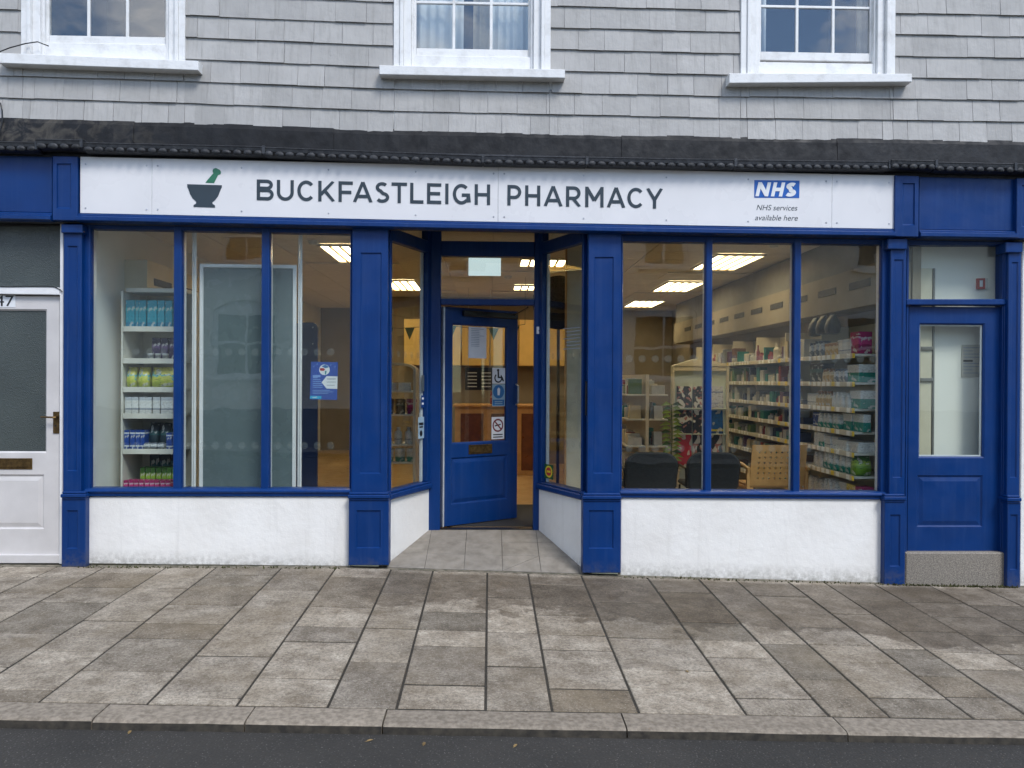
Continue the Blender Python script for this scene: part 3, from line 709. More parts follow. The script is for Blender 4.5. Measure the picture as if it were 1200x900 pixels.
# narrow return beside the right-hand pilaster of the porch
# ---- shop windows
def shop_window(gl, jl, jr, top, bot, sill_l, sill_r, name):
    """gl: list of glass px ranges; frame jambs, mullions, head, sill, panes"""
    P = empty('shop_window', (0, 0, 0), HB)
    tz = lambda px: interp(px, top); bz = lambda px: interp(px, bot)
    def post(l, r, nm, Yf=-.008):
        lt, rt_ = tz(l), tz(r)
        c = rc(l, (lt-10, rt_-10), r, (bz(l)+3, bz(r)+3), Yf)
        mb = MB(); rings(mb, [(c, .02), (ins(c, .006, 0), Yf+.004), (ins(c, .014, 0), Yf)], .046); mb.build(nm, blue, P)
        c2 = ins(c, .004, 0); mb = MB(); rings(mb, [(c2, .0545)], .10); mb.build(nm+'_inner', white_p, P)
    post(jl[0], jl[1], 'jamb'); post(jr[0], jr[1], 'jamb')
    for (a, b), (c, d) in zip(gl, gl[1:]): post(b, c, 'mullion')
    l, r = jl[1], jr[0]
    c = rc(l-2, (tz(l)-14, tz(r)-14), r+2, (tz(l)+.0, tz(r)+.0), .0); rings(MB(), cham(c, .0, .006), .10).build('head', blue, P)
    # sill: nosed moulding
    c = rc(sill_l, (bz(sill_l), bz(sill_r)), sill_r, (bz(sill_l)+8.5, bz(sill_r)+8.5), -.04)
    v = []; sec = [(.10, 0.0), (-.012, 0.0), (-.034, -.008), (-.046, -.020), (-.046, -.030), (-.036, -.038), (-.030, -.05), (-.030, -.066), (.10, -.066)]
    (x0, _), (x1, _), (_, z1), (_, z0) = c
    for k in range(7):
        t = k/6; v += [(x0+(x1-x0)*t, y, z0+(z1-z0)*t+dz) for y, dz in sec]
    m_ = len(sec); f = [(k*m_+q, k*m_+(q+1) % m_, (k+1)*m_+(q+1) % m_, (k+1)*m_+q) for k in range(6) for q in range(m_)]+[tuple(range(m_)), tuple(range(6*m_, 6*m_+m_))]
    mesh('sill', v, f, blue, P)
    for a, b in gl:
        c = rc(a-1.2, (tz(a)-1.5, tz(b)-1.5), b+1.2, (bz(a)+1.5, bz(b)+1.5), .048); MB().prism(c, .048, .053).build('pane', glass, P)
    return P
SW1 = shop_window([(106, 202.3), (213, 305.2), (315.8, 409.3)], (95.5, 106), (409.3, 412.6), ((95, 267.5), (412, 274)), ((95, 572.5), (412, 573)), 99.5, 411.5, 'l')
SW2 = shop_window([(730, 826.3), (835, 929.8), (939, 1032.5)], (726.5, 730), (1032.5, 1043.5), ((727, 282.5), (1043, 286.5)), ((727, 574.5), (1043, 577)), 727, 1040, 'r')
# etched dots on the glass
for P, xs_, ys_ in ((SW1, [143.5, 159.5, 175, 191, 221, 237, 252.5, 268, 283.5, 299, 325.5, 341, 356.5, 372, 387.5], (412.5, 522)),
                   (SW2, [737, 752.5, 768, 783, 798, 812.5, 845, 859.5, 874.5, 889.5, 904.5, 919.5, 948, 963, 978, 993, 1008, 1023], (420.5, 525.5))):
    for y in ys_:
        for x in xs_: flat('etched_dot', disc(x, y, 4.3, 16), .0535, dot_m, P, .0006)
# ---- stall risers
c = rc(101, 582, 411, (661, 664), -.012); rings(MB(), cham(c, -.012, .008), .10).build('stall_riser', render_w, HB)
c = rc(727, 583, 1037.5, (676, 686), -.012); rings(MB(), cham(c, -.012, .008), .10).build('stall_riser', render_w, HB)
c = rc(1196.5, 270, 1340, (692, 696), -.01); rings(MB(), cham(c, -.01, .008), .10).build('end_wall', render_w, HB)

pbox('door_jamb', -68, 262, -63, 661, -.005, .09, white_p, HB, .003)
c = rc(-330, 250, -68.3, (668, 665), -.01); rings(MB(), cham(c, -.01, .008), .10).build('end_wall', render_w, HB)

# ---- recessed porch
RY = .80; RS = .2                                             # back plane, side window head etc.
xbL, xbR = at(503.5, 500, RY)[0], at(631.5, 500, RY)[0]
xfL, xfR = at(455.5, 500, .06)[0], at(684, 500, .06)[0]
ZT = at(600, 620.5, RY)[1]                                     # threshold height
SZ = 3.42
def zramp(x, y):
    t = min(max((y+.02)/(RY+.02), 0), 1); return zpave(x, 0)*(1-t)*1.0+(ZT-.004)*t+.002
PR = empty('porch', (0, 0, 0), HB)
nrm = lambda a, b: ((b[0]-a[0])/math.hypot(b[0]-a[0], b[1]-a[1]), (b[1]-a[1])/math.hypot(b[0]-a[0], b[1]-a[1]))
def splay(fx, fy, bx, by, sgn):
    """one splayed side: rendered riser, sill, window with head and top light. local u runs from the street inwards"""
    P = empty('porch_side', (0, 0, 0), HB); u = nrm((fx, fy), (bx, by)); Ln = math.hypot(bx-fx, by-fy); nx, ny = (u[1]*sgn, -u[0]*sgn)   # n points into the shop
    def lb(mb, u0, u1, n0, n1, z0, z1, ch=.004):
        m = MB(); m.cbox(u0, u1, n0, n1, z0, z1, ch); m.map(lambda a, b, z: (fx+u[0]*a+nx*b, fy+u[1]*a+ny*b, z)); mb.add(m.v, m.f)
    zs = .675
    m = MB(); lb(m, .0, Ln-.005, .0, .10, -.25, zs-.06); m.build('stall_riser', render_w, P)
    m = MB(); lb(m, -.01, Ln-.004, -.035, .10, zs-.06, zs-.005, .01); lb(m, 0, Ln-.003, -.02, .099, zs-.0049, zs+.014, .006); m.build('sill', blue, P)
    m = MB(); lb(m, .0, .03, -.012, .06, zs+.0145, SZ); m.build('jamb', blue, P)
    m = MB(); lb(m, Ln-.075, Ln-.003, -.014, .06, zs+.0145, SZ); m.build('jamb', blue, P)
    m = MB(); lb(m, .031, Ln-.076, -.02, .06, 2.945, 3.06, .008); m.build('transom', blue, P)
    m = MB(); lb(m, Ln-.105, Ln-.0755, .036, .062, zs+.0145, 2.944); lb(m, .0302, .05, .036, .062, zs+.0145, 2.944); m.build('inner_trim', white_p, P)
    for z0, z1 in ((zs+.012, 2.95), (3.055, SZ)):
        m = MB(); lb(m, .028, Ln-.07, .024, .029, z0, z1, .001); m.build('pane', glass, P)
    # row of etched dots
    for z in (1.93, 1.10):
        for k in range(5):
            a = .10+k*.125
            if a > Ln-.1: continue
            dm = MB().prism([(a+.028*math.cos(t*.4488), z+.033*math.sin(t*.4488)) for t in range(14)], .0295, .0301)
            dm.map(lambda p, q, z_: (fx+u[0]*p+nx*q, fy+u[1]*p+ny*q, z_)); dm.build('etched_dot', dot_m, P)
    return P, (lambda a, n, z: (fx+u[0]*a+nx*n, fy+u[1]*a+ny*n, z))
PL, fL = splay(xfL, .065, xbL, RY, -1)
PRt, fR = splay(xfR, .065, xbR, RY, 1)
# back wall of the porch: posts, transom bars, fanlight, top light
BK = empty('door_frame', (0, 0, 0), HB)
dl, dr = at(516, 500, RY)[0], at(625.3, 500, RY)[0]
def wb(nm, x0, x1, y0, y1, z0, z1, m=blue, par=BK, ch=.005): return MB().cbox(x0, x1, y0, y1, z0, z1, ch).build(nm, m, par)
wb('post', xbL-.012, dl, RY-.01, RY+.09, ZT-.12, SZ); wb('post', dr, xbR+.012, RY-.01, RY+.09, ZT-.12, SZ)
zt0, zt1 = at(570, 357.5, RY)[1], at(570, 350.5, RY)[1]; zf1 = at(570, 300.5, RY)[1]; zh1 = at(570, 283, RY)[1]
wb('transom', dl+.0005, dr-.0005, RY-.016, RY+.088, zt0, zt1); wb('transom', dl+.0005, dr-.0005, RY-.012, RY+.088, zf1, zh1)
MB().box(dl, dr, RY+.03, RY+.035, zt1-.004, zf1+.004).build('fanlight', glass, BK); MB().box(dl, dr, RY+.03, RY+.035, zh1-.004, SZ).build('top_light', glass, BK)
MB().vprism([(xfL-.05, -.055), (xfR+.05, -.055), (xfR+.05, .14), (xbR+.05, RY+.1), (xbL-.05, RY+.1), (xfL-.05, .14)], SZ+.001, SZ+.05).build('porch_soffit', blue, PR)
wb('bell_push', at(629.5, 388, RY-.02)[0]-.006, at(636, 388, RY-.02)[0]-.006, RY-.024, RY-.0105, at(630, 391.5, RY)[1], at(630, 383, RY)[1], white_p, BK, .002)
flat('bell_button', disc(632.3, 387.5, 1.2, 8), RY-.0255, ink, BK)
# porch floor: grout bed and single tiles clipped to the splay
trap = [(xfL, -.02), (xfR, -.02), (xfR, .06), (xbR, RY), (xbL, RY), (xfL, .06)]
def clip(poly, conv):
    out = poly; n = len(conv)
    for i in range(n):
        a, b = conv[i], conv[(i+1) % n]; inp = out; out = []
        sd_ = lambda p: (b[0]-a[0])*(p[1]-a[1])-(b[1]-a[1])*(p[0]-a[0])
        for j in range(len(inp)):
            p, q = inp[j], inp[(j+1) % len(inp)]; sp, sq = sd_(p), sd_(q)
            if sp >= 0: out.append(p)
            if sp*sq < 0: t = sp/(sp-sq); out.append((p[0]+(q[0]-p[0])*t, p[1]+(q[1]-p[1])*t))
        if not out: return []
    return out
MB().vprism([(p[0], min(p[1], RY+.05)) for p in trap], lambda x, y: -.3, lambda x, y: zramp(x, y)-.004).build('tile_bed', grout, PR)
tx = [-.93, -.572, -.222, .122, .466, .81, 1.2]; tyr = [-.018, .27, .53, RY-.002]
for i in range(len(tx)-1):
    for j in range(3):
        q = clip([(tx[i]+.002, tyr[j]+.002), (tx[i+1]-.002, tyr[j]+.002), (tx[i+1]-.002, tyr[j+1]-.002), (tx[i]+.002, tyr[j+1]-.002)], trap)
        if len(q) < 3: continue
        if i == 3 and j == 0:    # one tile cut on the diagonal
            a, b, c_, d = q[:4]
            slab('tile', [(a[0], a[1]+.006), (c_[0]-.003, c_[1]), d], zramp, .02, tile_m, PR, .001, .0003); slab('tile', [(a[0]+.003, a[1]), b, (c_[0], c_[1]-.006)], zramp, .02, tile_m, PR, .001, .0003)
        else: slab('tile', q, zramp, .02, tile_m, PR, .001, .0004)
wb('threshold', dl, dr, RY+.0, RY+.11, ZT-.1, ZT+.004, black_pl, PR, .004)

# ---- panelled door leaf builder: local u across, z up, y depth
def leaf(P, W, z0, z1, gl, pn, m, fn, Tk=.044, raised=True, mglass=None, letter=None):
    """gl, pn: (u0, u1, z0, z1) of the glazed opening and of the panel; fn maps local to world"""
    R = lambda a, b, c_, d: [(a, c_), (b, c_), (b, d), (a, d)]
    zm = (gl[2]+pn[3])/2; mb = MB()
    g = R(*gl)
    rings(mb, [(R(0, W, zm, z1), .0), (ins(g, -.014), .0), (g, .012)], Tk, False)
    p = R(*pn); rl = [(R(0, W, z0, zm), .0), (p, .0), (ins(p, .012), .012)]
    if raised: rl += [(ins(p, .02), .012), (ins(p, .055), .003)]
    rings(mb, rl, Tk); mb.map(fn); mb.build('leaf', m, P)
    gb = MB().box(gl[0]-.006, gl[1]+.006, .02, .025, gl[2]-.006, gl[3]+.006).map(fn); gb.build('pane', mglass or glass, P)
    if letter:
        a, b, c_, d = letter; lm = MB(); rings(lm, [(R(a, b, c_, d), -.004), (ins(R(a, b, c_, d), .003), -.007), (ins(R(a, b, c_, d), .012), -.007), (ins(R(a, b, c_, d), .014), -.002)], -.0005); lm.map(fn); lb_ = lm.build('letterbox', brass, P)
        lm = MB().cbox(a+.016, b-.016, -.006, -.0005, c_+.015, d-.015, .002).map(fn); lm.build('letter_flap', brass, P)
# open shop door, hinged on the left, swung inwards
TH = math.radians(34); hx, hy = at(519.5, 500, RY+.05)[0], RY+.05
DW = .915; cT, sT = math.cos(TH), math.sin(TH)
fd = lambda a, y, z: (hx+cT*a-sT*y, hy+sT*a+cT*y, z)
SD = empty('shop_door', (0, 0, 0), HB)
dz0, dz1 = ZT+.02, zt0-.012
def dz(py, a):                                        # pixel height on the leaf at distance a from the hinge
    Yd = hy+sT*a; return at(560, py, Yd)[1]
def du(px):                                           # pixel column -> distance along the leaf
    lo, hi = 0, DW
    for _ in range(40):
        a = (lo+hi)/2; x, yv = hx+cT*a, hy+sT*a
        v = np.array([x, yv, 1.7])-CAM; p = PCX+F*(v@RGT)/(v@FWD)
        lo, hi = (a, hi) if p < px else (lo, a)
    return (lo+hi)/2
gu0, gu1 = du(531), du(594)
leaf(SD, DW, dz0, dz1, (gu0, gu1, dz(517.5, .4), dz(382, .4)), (du(529), du(595), dz(589, .35), dz(535, .35)), blue, fd, letter=(du(549.5), du(577), dz(532, .4), dz(521, .4)))
MB().cbox(-.006, .012, -.008, .05, dz0-.006, dz1, .003).map(fd).build('edge_strip', alu, SD)
MB().cbox(.013, DW, -.012, -.0005, dz0-.008, dz0+.018, .003).map(fd).build('weather_bar', alu, SD)
hp = MB(); hp.cbox(du(601), du(606.5), -.012, -.0005, dz(480, .85), dz(446, .85), .002); hp.build('handle_plate', black_pl, SD).data.transform(Matrix.Identity(4))
for vtx in SD.children[-1].data.vertices: vtx.co = fd(*vtx.co)
ua = du(604); MB().tube([fd(ua, -.013, dz(474, .85)), fd(ua, -.05, dz(472, .85)), fd(ua, -.05, dz(452, .85)), fd(ua, -.013, dz(450, .85))], .009, 8).build('pull_handle', steel, SD)
cl_ = MB(); cl_.cbox(du(541), du(604), -.05, -.001, dz1-.085, dz1-.03, .006); cl_.map(fd).build('door_closer', black_pl, SD)
MB().tube([fd(du(600), -.02, dz1-.05), (dr-.06, RY+.08, zt0-.01)], .008, 6).build('closer_arm', black_pl, SD)
# white door of the neighbouring house, left
HD = empty('house_door', (0, 0, 0), HB)
YD = .03
ident = lambda x0: (lambda a, y, z: (x0+a, YD+y, z))
hx0, hx1 = at(-62, 500, YD)[0], at(69.5, 500, YD)[0]
zz = lambda py, px=30: at(px, py, YD)[1]
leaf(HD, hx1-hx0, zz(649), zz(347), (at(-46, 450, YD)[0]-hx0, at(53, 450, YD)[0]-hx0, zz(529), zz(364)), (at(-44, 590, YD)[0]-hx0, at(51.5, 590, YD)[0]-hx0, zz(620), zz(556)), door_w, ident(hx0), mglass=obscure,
     letter=(at(-27, 540, YD)[0]-hx0, at(38, 540, YD)[0]-hx0, zz(550), zz(537)))
pbox('weather_bar', -62, 650, 69.5, 660.5, .0, YD+.03, door_w, HD, .006)
pbox('door_jamb', 69.8, 262, 73.7, 661, -.005, .09, white_p, HD, .003)
pbox('door_transom', -64, (336, 337), 69.8, (343.5, 345.5), -.012, .08, white_p, HD, .004)
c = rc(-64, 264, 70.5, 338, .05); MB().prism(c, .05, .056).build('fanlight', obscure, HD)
pbox('handle_plate', 62, 482.5, 69, 508, .022, YD-.0005, brass, HD, .002)
xh, zh_ = at(66, 489, 0)
MB().tube([(xh, YD-.005, zh_), (xh, YD-.05, zh_), (xh-.015, YD-.055, zh_), (xh-.12, YD-.055, zh_+.004)], [.009, .009, .009, .007], 8).build('lever_handle', brass, HD)
flat('keyhole', disc(65, 499, 1.2, 8), .0212, ink, HD)
flat('number_plate', rect(-12, 346, 18, 360), YD-.003, paper, HD, .002)
pbox('head_frame', -64, 255, 72, 264.5, .02, .10, dark, HD, .002)
# blue side door, right
BD = empty('side_door', (0, 0, 0), HB)
bx0, bx1 = at(1064.5, 500, YD)[0], at(1173.5, 500, YD)[0]; zb_ = lambda py: at(1120, py, YD)[1]; ub = lambda px: at(px, 500, YD)[0]-bx0
leaf(BD, bx1-bx0, zb_(645.5), zb_(359.5), (ub(1078), ub(1152), zb_(535), zb_(380.5)), (ub(1075.5), ub(1152), zb_(617.5), zb_(557)), blue, ident(bx0))
tr = MB(); R4 = [(ub(1078)-.002, zb_(535)-.002), (ub(1152)+.002, zb_(535)-.002), (ub(1152)+.002, zb_(380.5)+.002), (ub(1078)-.002, zb_(380.5)+.002)]
rings(tr, [(R4, .0255), (ins(R4, .014), .027)], .04, False); tr.map(ident(bx0)); tr.build('inner_bead', white_p, BD)
pbox('jamb', 1061.5, 283, 1064.3, 647, -.005, .10, blue, BD, .004); pbox('jamb', 1174, 284, 1181, 649, -.005, .10, blue, BD, .004)
pbox('jamb_strip', 1176.3, 284, 1179, 649, -.02, -.0055, blue, BD, .004)
pbox('transom', 1062, 350.5, 1180, 357.5, -.03, .10, blue, BD, .008)
pbox('frame_head', 1062, 278, 1180, 287, -.002, .10, blue, BD, .004)
c = rc(1064, 286, 1175, 352, .04); MB().prism(c, .04, .046).build('fanlight', glass, BD)
c = rc(1175, 287, 1176.3, 351, .03); MB().prism(c, .05, .08).build('fanlight_bead', white_p, BD)
ds = MB(); c = rc(1060.8, 647.5, 1180.5, (688, 690), -.035); rings(ds, cham(c, -.035, .012), .2); ds.build('doorstep', granite, HB)

# ---- shop interior: floor, walls, suspended ceiling
IN = empty('shop_interior', (0, 0, 0), HB)
FZ, CZ = ZT+.002, 3.18
LX, RX, BY = -3.57, 3.88, 9.5
fl = MB(); fl.vprism([(LX, .1), (xfL-.1, .1), (xbL-.09, .915), (LX, .915)], FZ-.1, FZ); fl.vprism([(xfR+.1, .1), (RX, .1), (RX, .915), (xbR+.09, .915)], FZ-.1, FZ)
fl.box(LX, RX, .916, BY, FZ-.1, FZ); fl.build('shop_floor', floor_wood, IN)
MB().box(-.62, .62, .93, 2.3, FZ+.0005, FZ+.008).build('door_mat', mat_m, IN)
wl = MB(); wl.box(LX-.1, LX, .1, BY, -.3, SZ); wl.build('side_wall', wall_white, IN)
wl = MB(); wl.box(RX, RX+.08, .105, BY, -.3, SZ); wl.build('side_wall', wall_in, IN)
wl = MB(); wl.box(LX-.1, RX+.08, BY+.001, BY+.1, -.3, SZ); wl.build('back_wall', wall_in, IN)
MB().box(LX-.1, RX+.08, .101, BY, CZ+.09, CZ+.12).build('ceiling_void', dark, IN)
# deep inner window boards
for l, r in ((99, 411), (727, 1040)):
    xa, xb = at(l, 575, .2)[0], at(r, 575, .2)[0]; MB().cbox(xa, xb,   .1005, .26, .60, .645, .004).build('window_board', white_p, IN); MB().box(xa, xb, .12, .17, FZ, .599).build('window_board_back', white_p, IN)
LIGHTS = [(2.65, 3.25, 2.1, 3.3), (2.65, 3.25, 4.6, 5.8), (2.65, 3.25, 7.3, 8.5), (.36, .96, 2.55, 3.15), (.36, .96, 5.2, 5.8), (-1.92, -1.32, 1.72, 2.92), (-1.72, -1.12, 4.75, 5.95), (-1.72, -1.12, 7.3, 8.5)]
CE = empty('ceiling', (0, 0, 0), IN) if False else empty('ceiling', (0, 0, 0), HB)
cmesh = MB().cbox(-.296, .296, -.296, .296, 0, .018, .004)
first = None
ys = [.42+.6*j for j in range(15)]; xs_ = [LX+.3+.6*i for i in range(12)]
for y in ys:
    for x in xs_:
        if any(x+.28 > a and x-.28 < b and y+.28 > c_ and y-.28 < d for a, b, c_, d in LIGHTS): continue
        if y < .95 and -1.2 < x < 1.2: continue
        if first is None: first = cmesh.build('ceiling_tile', ceil_m, CE, loc=(x, y, CZ)); o = first
        else: o = first.copy(); COL.objects.link(o); o.location = (x, y, CZ)
MB().box(LX, RX, .101, BY, CZ+.019, CZ+.03).build('ceiling_grid', mat('ceiling_grid_metal', lin(214, 206, 190), None, 5, .6), CE)
# lit ceiling panels
warm = m_emit('lit_diffuser', (1.0, .80, .50), 7.0)
lab = ['nearest lit ceiling panel seen in the right shop window', 'second lit ceiling panel back in the right shop window', 'farthest lit ceiling panel seen at the left of the right shop window',
       'square lit ceiling panel seen through the fanlight over the open door', 'lit ceiling panel deep in the shop behind the doorway', 'lit ceiling panel seen at the top right of the left shop window',
       'lit ceiling panel seen in the left splayed porch window', 'small far lit ceiling panel seen low in the left splayed porch window']
for (a, b, c_, d), tx_ in zip(LIGHTS, lab):
    t = thing('ceiling_light', tx_, 'ceiling light', ((a+b)/2, (c_+d)/2, CZ), 'lit panels in the shop ceiling')
    fr = MB(); R4 = [(a, c_), (b, c_), (b, d), (a, d)]
    for q in ((a, b, c_, c_+.025), (a, b, d-.025, d), (a, a+.025, c_+.0251, d-.0251), (b-.025, b, c_+.0251, d-.0251)): fr.cbox(q[0], q[1], q[2], q[3], CZ-.012, CZ+.015, .003)
    fr.build('frame', cream, t)
    MB().box(a+.025, b-.025, c_+.025, d-.025, CZ+.002, CZ+.012).build('diffuser', warm, t)
    for k in range(1, 5): MB().box(a+.02+k*(b-a-.04)/5-.014, a+.02+k*(b-a-.04)/5+.014, c_+.026, d-.026, CZ-.014, CZ+.0015).build('louvre', mat('louvre_brass', lin(230, 190, 110), None, 5, .4), t)
bulk = mat('bulkhead_beige', lin(138, 130, 114), lin(128, 120, 104), 3, .7)
# bulkhead with slots over the right-hand shelves
bh = MB(); bh.box(3.56, RX-.001, 1.63, 8.0, 2.42, 2.80); bh.box(3.60, RX-.001, 1.63, 8.0, 2.8002, CZ-.001, 1); bh.build('bulkhead', [bulk, mat('grey_frieze', lin(112, 112, 108), None, 4, .7)], IN)
bh = MB(); bh.box(3.56, RX-.001, .12, 1.629, 2.42, 2.80); bh.box(3.60, RX-.001, .12, 1.629, 2.8002, CZ-.001, 1); bh.build('bulkhead', [bulk, MATS['grey_frieze']], IN)
for k in range(10): MB().box(3.553, 3.5595, .25+k*.72, .67+k*.72, 2.60, 2.67).build('vent_slot', mat('slot_dark', lin(52, 52, 50), None, 4, .7), IN)
for k in range(3): MB().box(LX+.001, LX+.22, .75+k*1.9, 2.6+k*1.9, 2.45, 2.85).build('bulkhead', cream, IN)
for k in range(7): MB().box(LX+.221, LX+.228, .9+k*.72, 1.32+k*.72, 2.62, 2.69).build('vent_slot', mat('slot_dark', lin(52, 52, 50), None, 4, .7), IN)
# lobby behind the side door
lo = MB(); lo.box(3.97, 5.4, .21, .29, -.3, SZ); lo.box(5.0, 5.08, .101, .209, -.3, SZ); lo.build('lobby_wall', mat('lobby_paint', lin(246, 242, 230), lin(240, 236, 224), 2, .7), IN)
MB().box(3.6, 5.4, .105, 1.63, FZ-.12, FZ-.002).build('lobby_floor', floor_wood, IN); MB().box(RX+.081, 4.999, .101, .209, SZ-.05, SZ).build('lobby_ceiling', wall_white, IN)
# dark hall behind the house door
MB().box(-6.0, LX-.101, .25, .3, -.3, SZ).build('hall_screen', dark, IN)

# ================================================================== SIGN
SGY = -.108
SG = thing('fascia_sign', 'long white pharmacy sign with slate grey lettering above the blue shopfront', 'sign', (0, SGY, 3.3))
jx = [93.8, 178, 583.7, 975, 1048.4]
for l, r in zip(jx, jx[1:]):
    c = rc(l+.14, (ln(l, st_), ln(r, st_)), r-.14, (ln(l, sb_)-.3, ln(r, sb_)-.3), SGY); rings(MB(), cham(c, SGY, .0015), -.063).build('panel', sign_w, SG)
screw = mat('screw_cap', lin(196, 198, 206), lin(150, 152, 158), 30, .3)
for px in (100, 171.5, 184.5, 283, 385, 487, 578.5, 591, 684, 781, 877, 968.5, 981, 1042):
    for t in (0, 1):
        py = ln(px, st_)+8.5 if t == 0 else ln(px, sb_)-6.5
        x, z = at(px, py, SGY-.004); mb = MB(); mb.lathe([(.0085, 0), (.0075, .003), (.003, .0045)], 0, 0, 10); mb.map(lambda a, b, h: (x+a, SGY-.0002-h, z+b)); mb.build('screw', screw, SG)
# stroke lettering
def arc(cx, cy, rx, ry, a0, a1, n=16): return [(cx+rx*math.cos(math.radians(a0+(a1-a0)*k/n)), cy+ry*math.sin(math.radians(a0+(a1-a0)*k/n))) for k in range(n+1)]
def strokes(ch, w, t):
    """centre lines in a box w wide and 1 high, stroke t"""
    h = t/2; W = w-h; H = 1-h; m = w/2
    D = {
     'I': [[(m, 0), (m, 1)]], 'L': [[(h, 0), (h, 1)], [(0, h), (w, h)]], 'T': [[(m, 0), (m, 1)], [(0, H), (w, H)]],
     'H': [[(h, 0), (h, 1)], [(W, 0), (W, 1)], [(0, .5), (w, .5)]], 'F': [[(h, 0), (h, 1)], [(0, H), (w, H)], [(0, .47), (w*.9, .47)]],
     'E': [[(h, 0), (h, 1)], [(0, H), (w, H)], [(0, .5), (w*.92, .5)], [(0, h), (w, h)]],
     'U': [[(h, 1), (h, .46)]+arc(m, .40, m-h, .40-h, 180, 360)+[(W, .46), (W, 1)]],
     'C': [arc(m*1.04, .5, m*1.04-h, .5-h, 42, 318, 26)],
     'G': [arc(m, .5, m-h, .5-h, 45, 312, 26)+[(W, .16), (W, .50)], [(m*1.05, .46), (w, .46)]],
     'P': [[(h, 0), (h, 1)], [(0, H)]+arc(w-.34, .66, .34-h, .34-h, 90, -90)+[(0, .32+h)]],
     'R': [[(h, 0), (h, 1)], [(0, H)]+arc(w-.36, .67, .33-h, .33-h, 90, -90)+[(0, .34+h)], [(m*.95, .40), (W, 0)]],
     'B': [[(h, 0), (h, 1)], [(0, H)]+arc(w-.33, .752, .29-h, .248-h, 90, -90)+[(0, .504+h)], [(0, .56-h)]+arc(w-.29, .28, .29-h, .28-h, 90, -90)+[(0, h)]],
     'A': [[(h*.95, 0), (m, 1)], [(m, 1), (w-h*.95, 0)], [(w*.2, .29), (w*.8, .29)]],
     'M': [[(h, 0), (h, 1)], [(W, 0), (W, 1)], [(h*.9, .96), (m, .33)], [(m, .33), (w-h*.9, .96)]],
     'K': [[(h, 0), (h, 1)], [(W*.98, 1), (h*1.5, .33)], [(m*.72, .55), (w-h*.9, 0)]],
     'Y': [[(h*.95, 1), (m, .42)], [(w-h*.95, 1), (m, .42)], [(m, .46), (m, 0)]],
     'N': [[(h, 0), (h, 1)], [(W, 0), (W, 1)], [(h*1.05, .93), (w-h*1.05, .07)]],
     'S': [arc(m, .745, m*.90-h, .255-h, 38, 262, 18)[:-1]+arc(m*1.02, .265, m*.98-h, .265-h, 82, -145, 20)],
    }
    return D[ch]
def ribbon(pl, t):
    n = len(pl); A, B = [], []
    for i, (x, y) in enumerate(pl):
        x0, y0 = pl[max(i-1, 0)]; x1, y1 = pl[min(i+1, n-1)]; dx, dy = x1-x0, y1-y0; l = math.hypot(dx, dy) or 1
        if 0 < i < n-1:
            a = (x-x0, y-y0); la = math.hypot(*a) or 1; b = (x1-x, y1-y); lb_ = math.hypot(*b) or 1
            cs = (a[0]*b[0]+a[1]*b[1])/(la*lb_); k = 1/max(math.sqrt(max((1+cs)/2, .1)), .6)
        else: k = 1
        nx, ny = -dy/l*t/2*k, dx/l*t/2*k; A.append((x+nx, y+ny)); B.append((x-nx, y-ny))
    return A, B
def letter(ch, x0, x1, zb, H, Y, m, parent, t=.156, shear=0.0, vert_clip=True, name='letter', depth=.003):
    w = (x1-x0)/H; mb = MB()
    for si, pl in enumerate(strokes(ch, w, t)):
        tt = t*(1.05 if ch in 'AKMYN' and len(pl) == 2 and pl[0][0] != pl[1][0] and pl[0][1] != pl[1][1] else 1)
        A, B = ribbon(pl, tt)
        if vert_clip: A = [(x, min(max(y, 0), 1)) for x, y in A]; B = [(x, min(max(y, 0), 1)) for x, y in B]
        n = len(A); v = []; off = .0004*si
        for layer in (Y-off, Y+depth):
            v += [(x0+(x+shear*y)*H, layer, zb((x0+x*H))+y*H) for x, y in A]+[(x0+(x+shear*y)*H, layer, zb((x0+x*H))+y*H) for x, y in B]
        f = []
        for i in range(n-1):
            f += [(i, i+1, n+i+1, n+i), (2*n+i, 3*n+i, 3*n+i+1, 2*n+i+1), (i, 2*n+i, 2*n+i+1, i+1), (n+i, n+i+1, 3*n+i+1, 3*n+i)]
        f += [(0, n, 3*n, 2*n), (n-1, 3*n-1-0 if False else 2*n+n-1, 3*n+n-1, n+n-1)]
        mb.add(v, f)
    return mb.build(name, m, parent)
L1 = dict(o=290, k=4.8); wordA = [('B', 52, 147), ('U', 165, 260), ('C', 280, 377), ('K', 398, 492), ('F', 512, 592), ('A', 594, 703), ('S', 717, 797), ('T', 810, 897), ('L', 915, 990), ('E', 1010, 1090), ('I', 1112, 1131), ('G', 1155, 1252), ('H', 1278, 1365)]
wordB = [('P', 262, 340), ('H', 362, 447), ('A', 467, 572), ('R', 592, 677), ('M', 700, 803), ('A', 822, 925), ('C', 937, 1030), ('Y', 1043, 1137)]
LY = SGY-.0035
zbase = zline((301, 234.4), (772, 244.4), LY); capH = at(301, 210.2, LY)[1]-at(301, 234.4, LY)[1]
for wd_, o in ((wordA, 290), (wordB, 540)):
    for ch, a, b in wd_: letter(ch, at(o+a/4.8, 235, LY)[0], at(o+b/4.8, 235, LY)[0], zbase, capH, LY, sign_ink, SG)
k4 = lambda pts: [(200+x/4, 180+y/4) for x, y in pts]
flat('mortar_mark', k4([(77, 143), (240, 148), (239, 160), (235, 166), (222, 200), (207, 219), (194, 229), (197, 236), (207, 242), (208, 253), (107, 250), (108, 240), (118, 235), (120, 226), (103, 210), (91, 190), (82, 164), (78, 158)]), SGY-.003, sign_ink, SG, .0025)
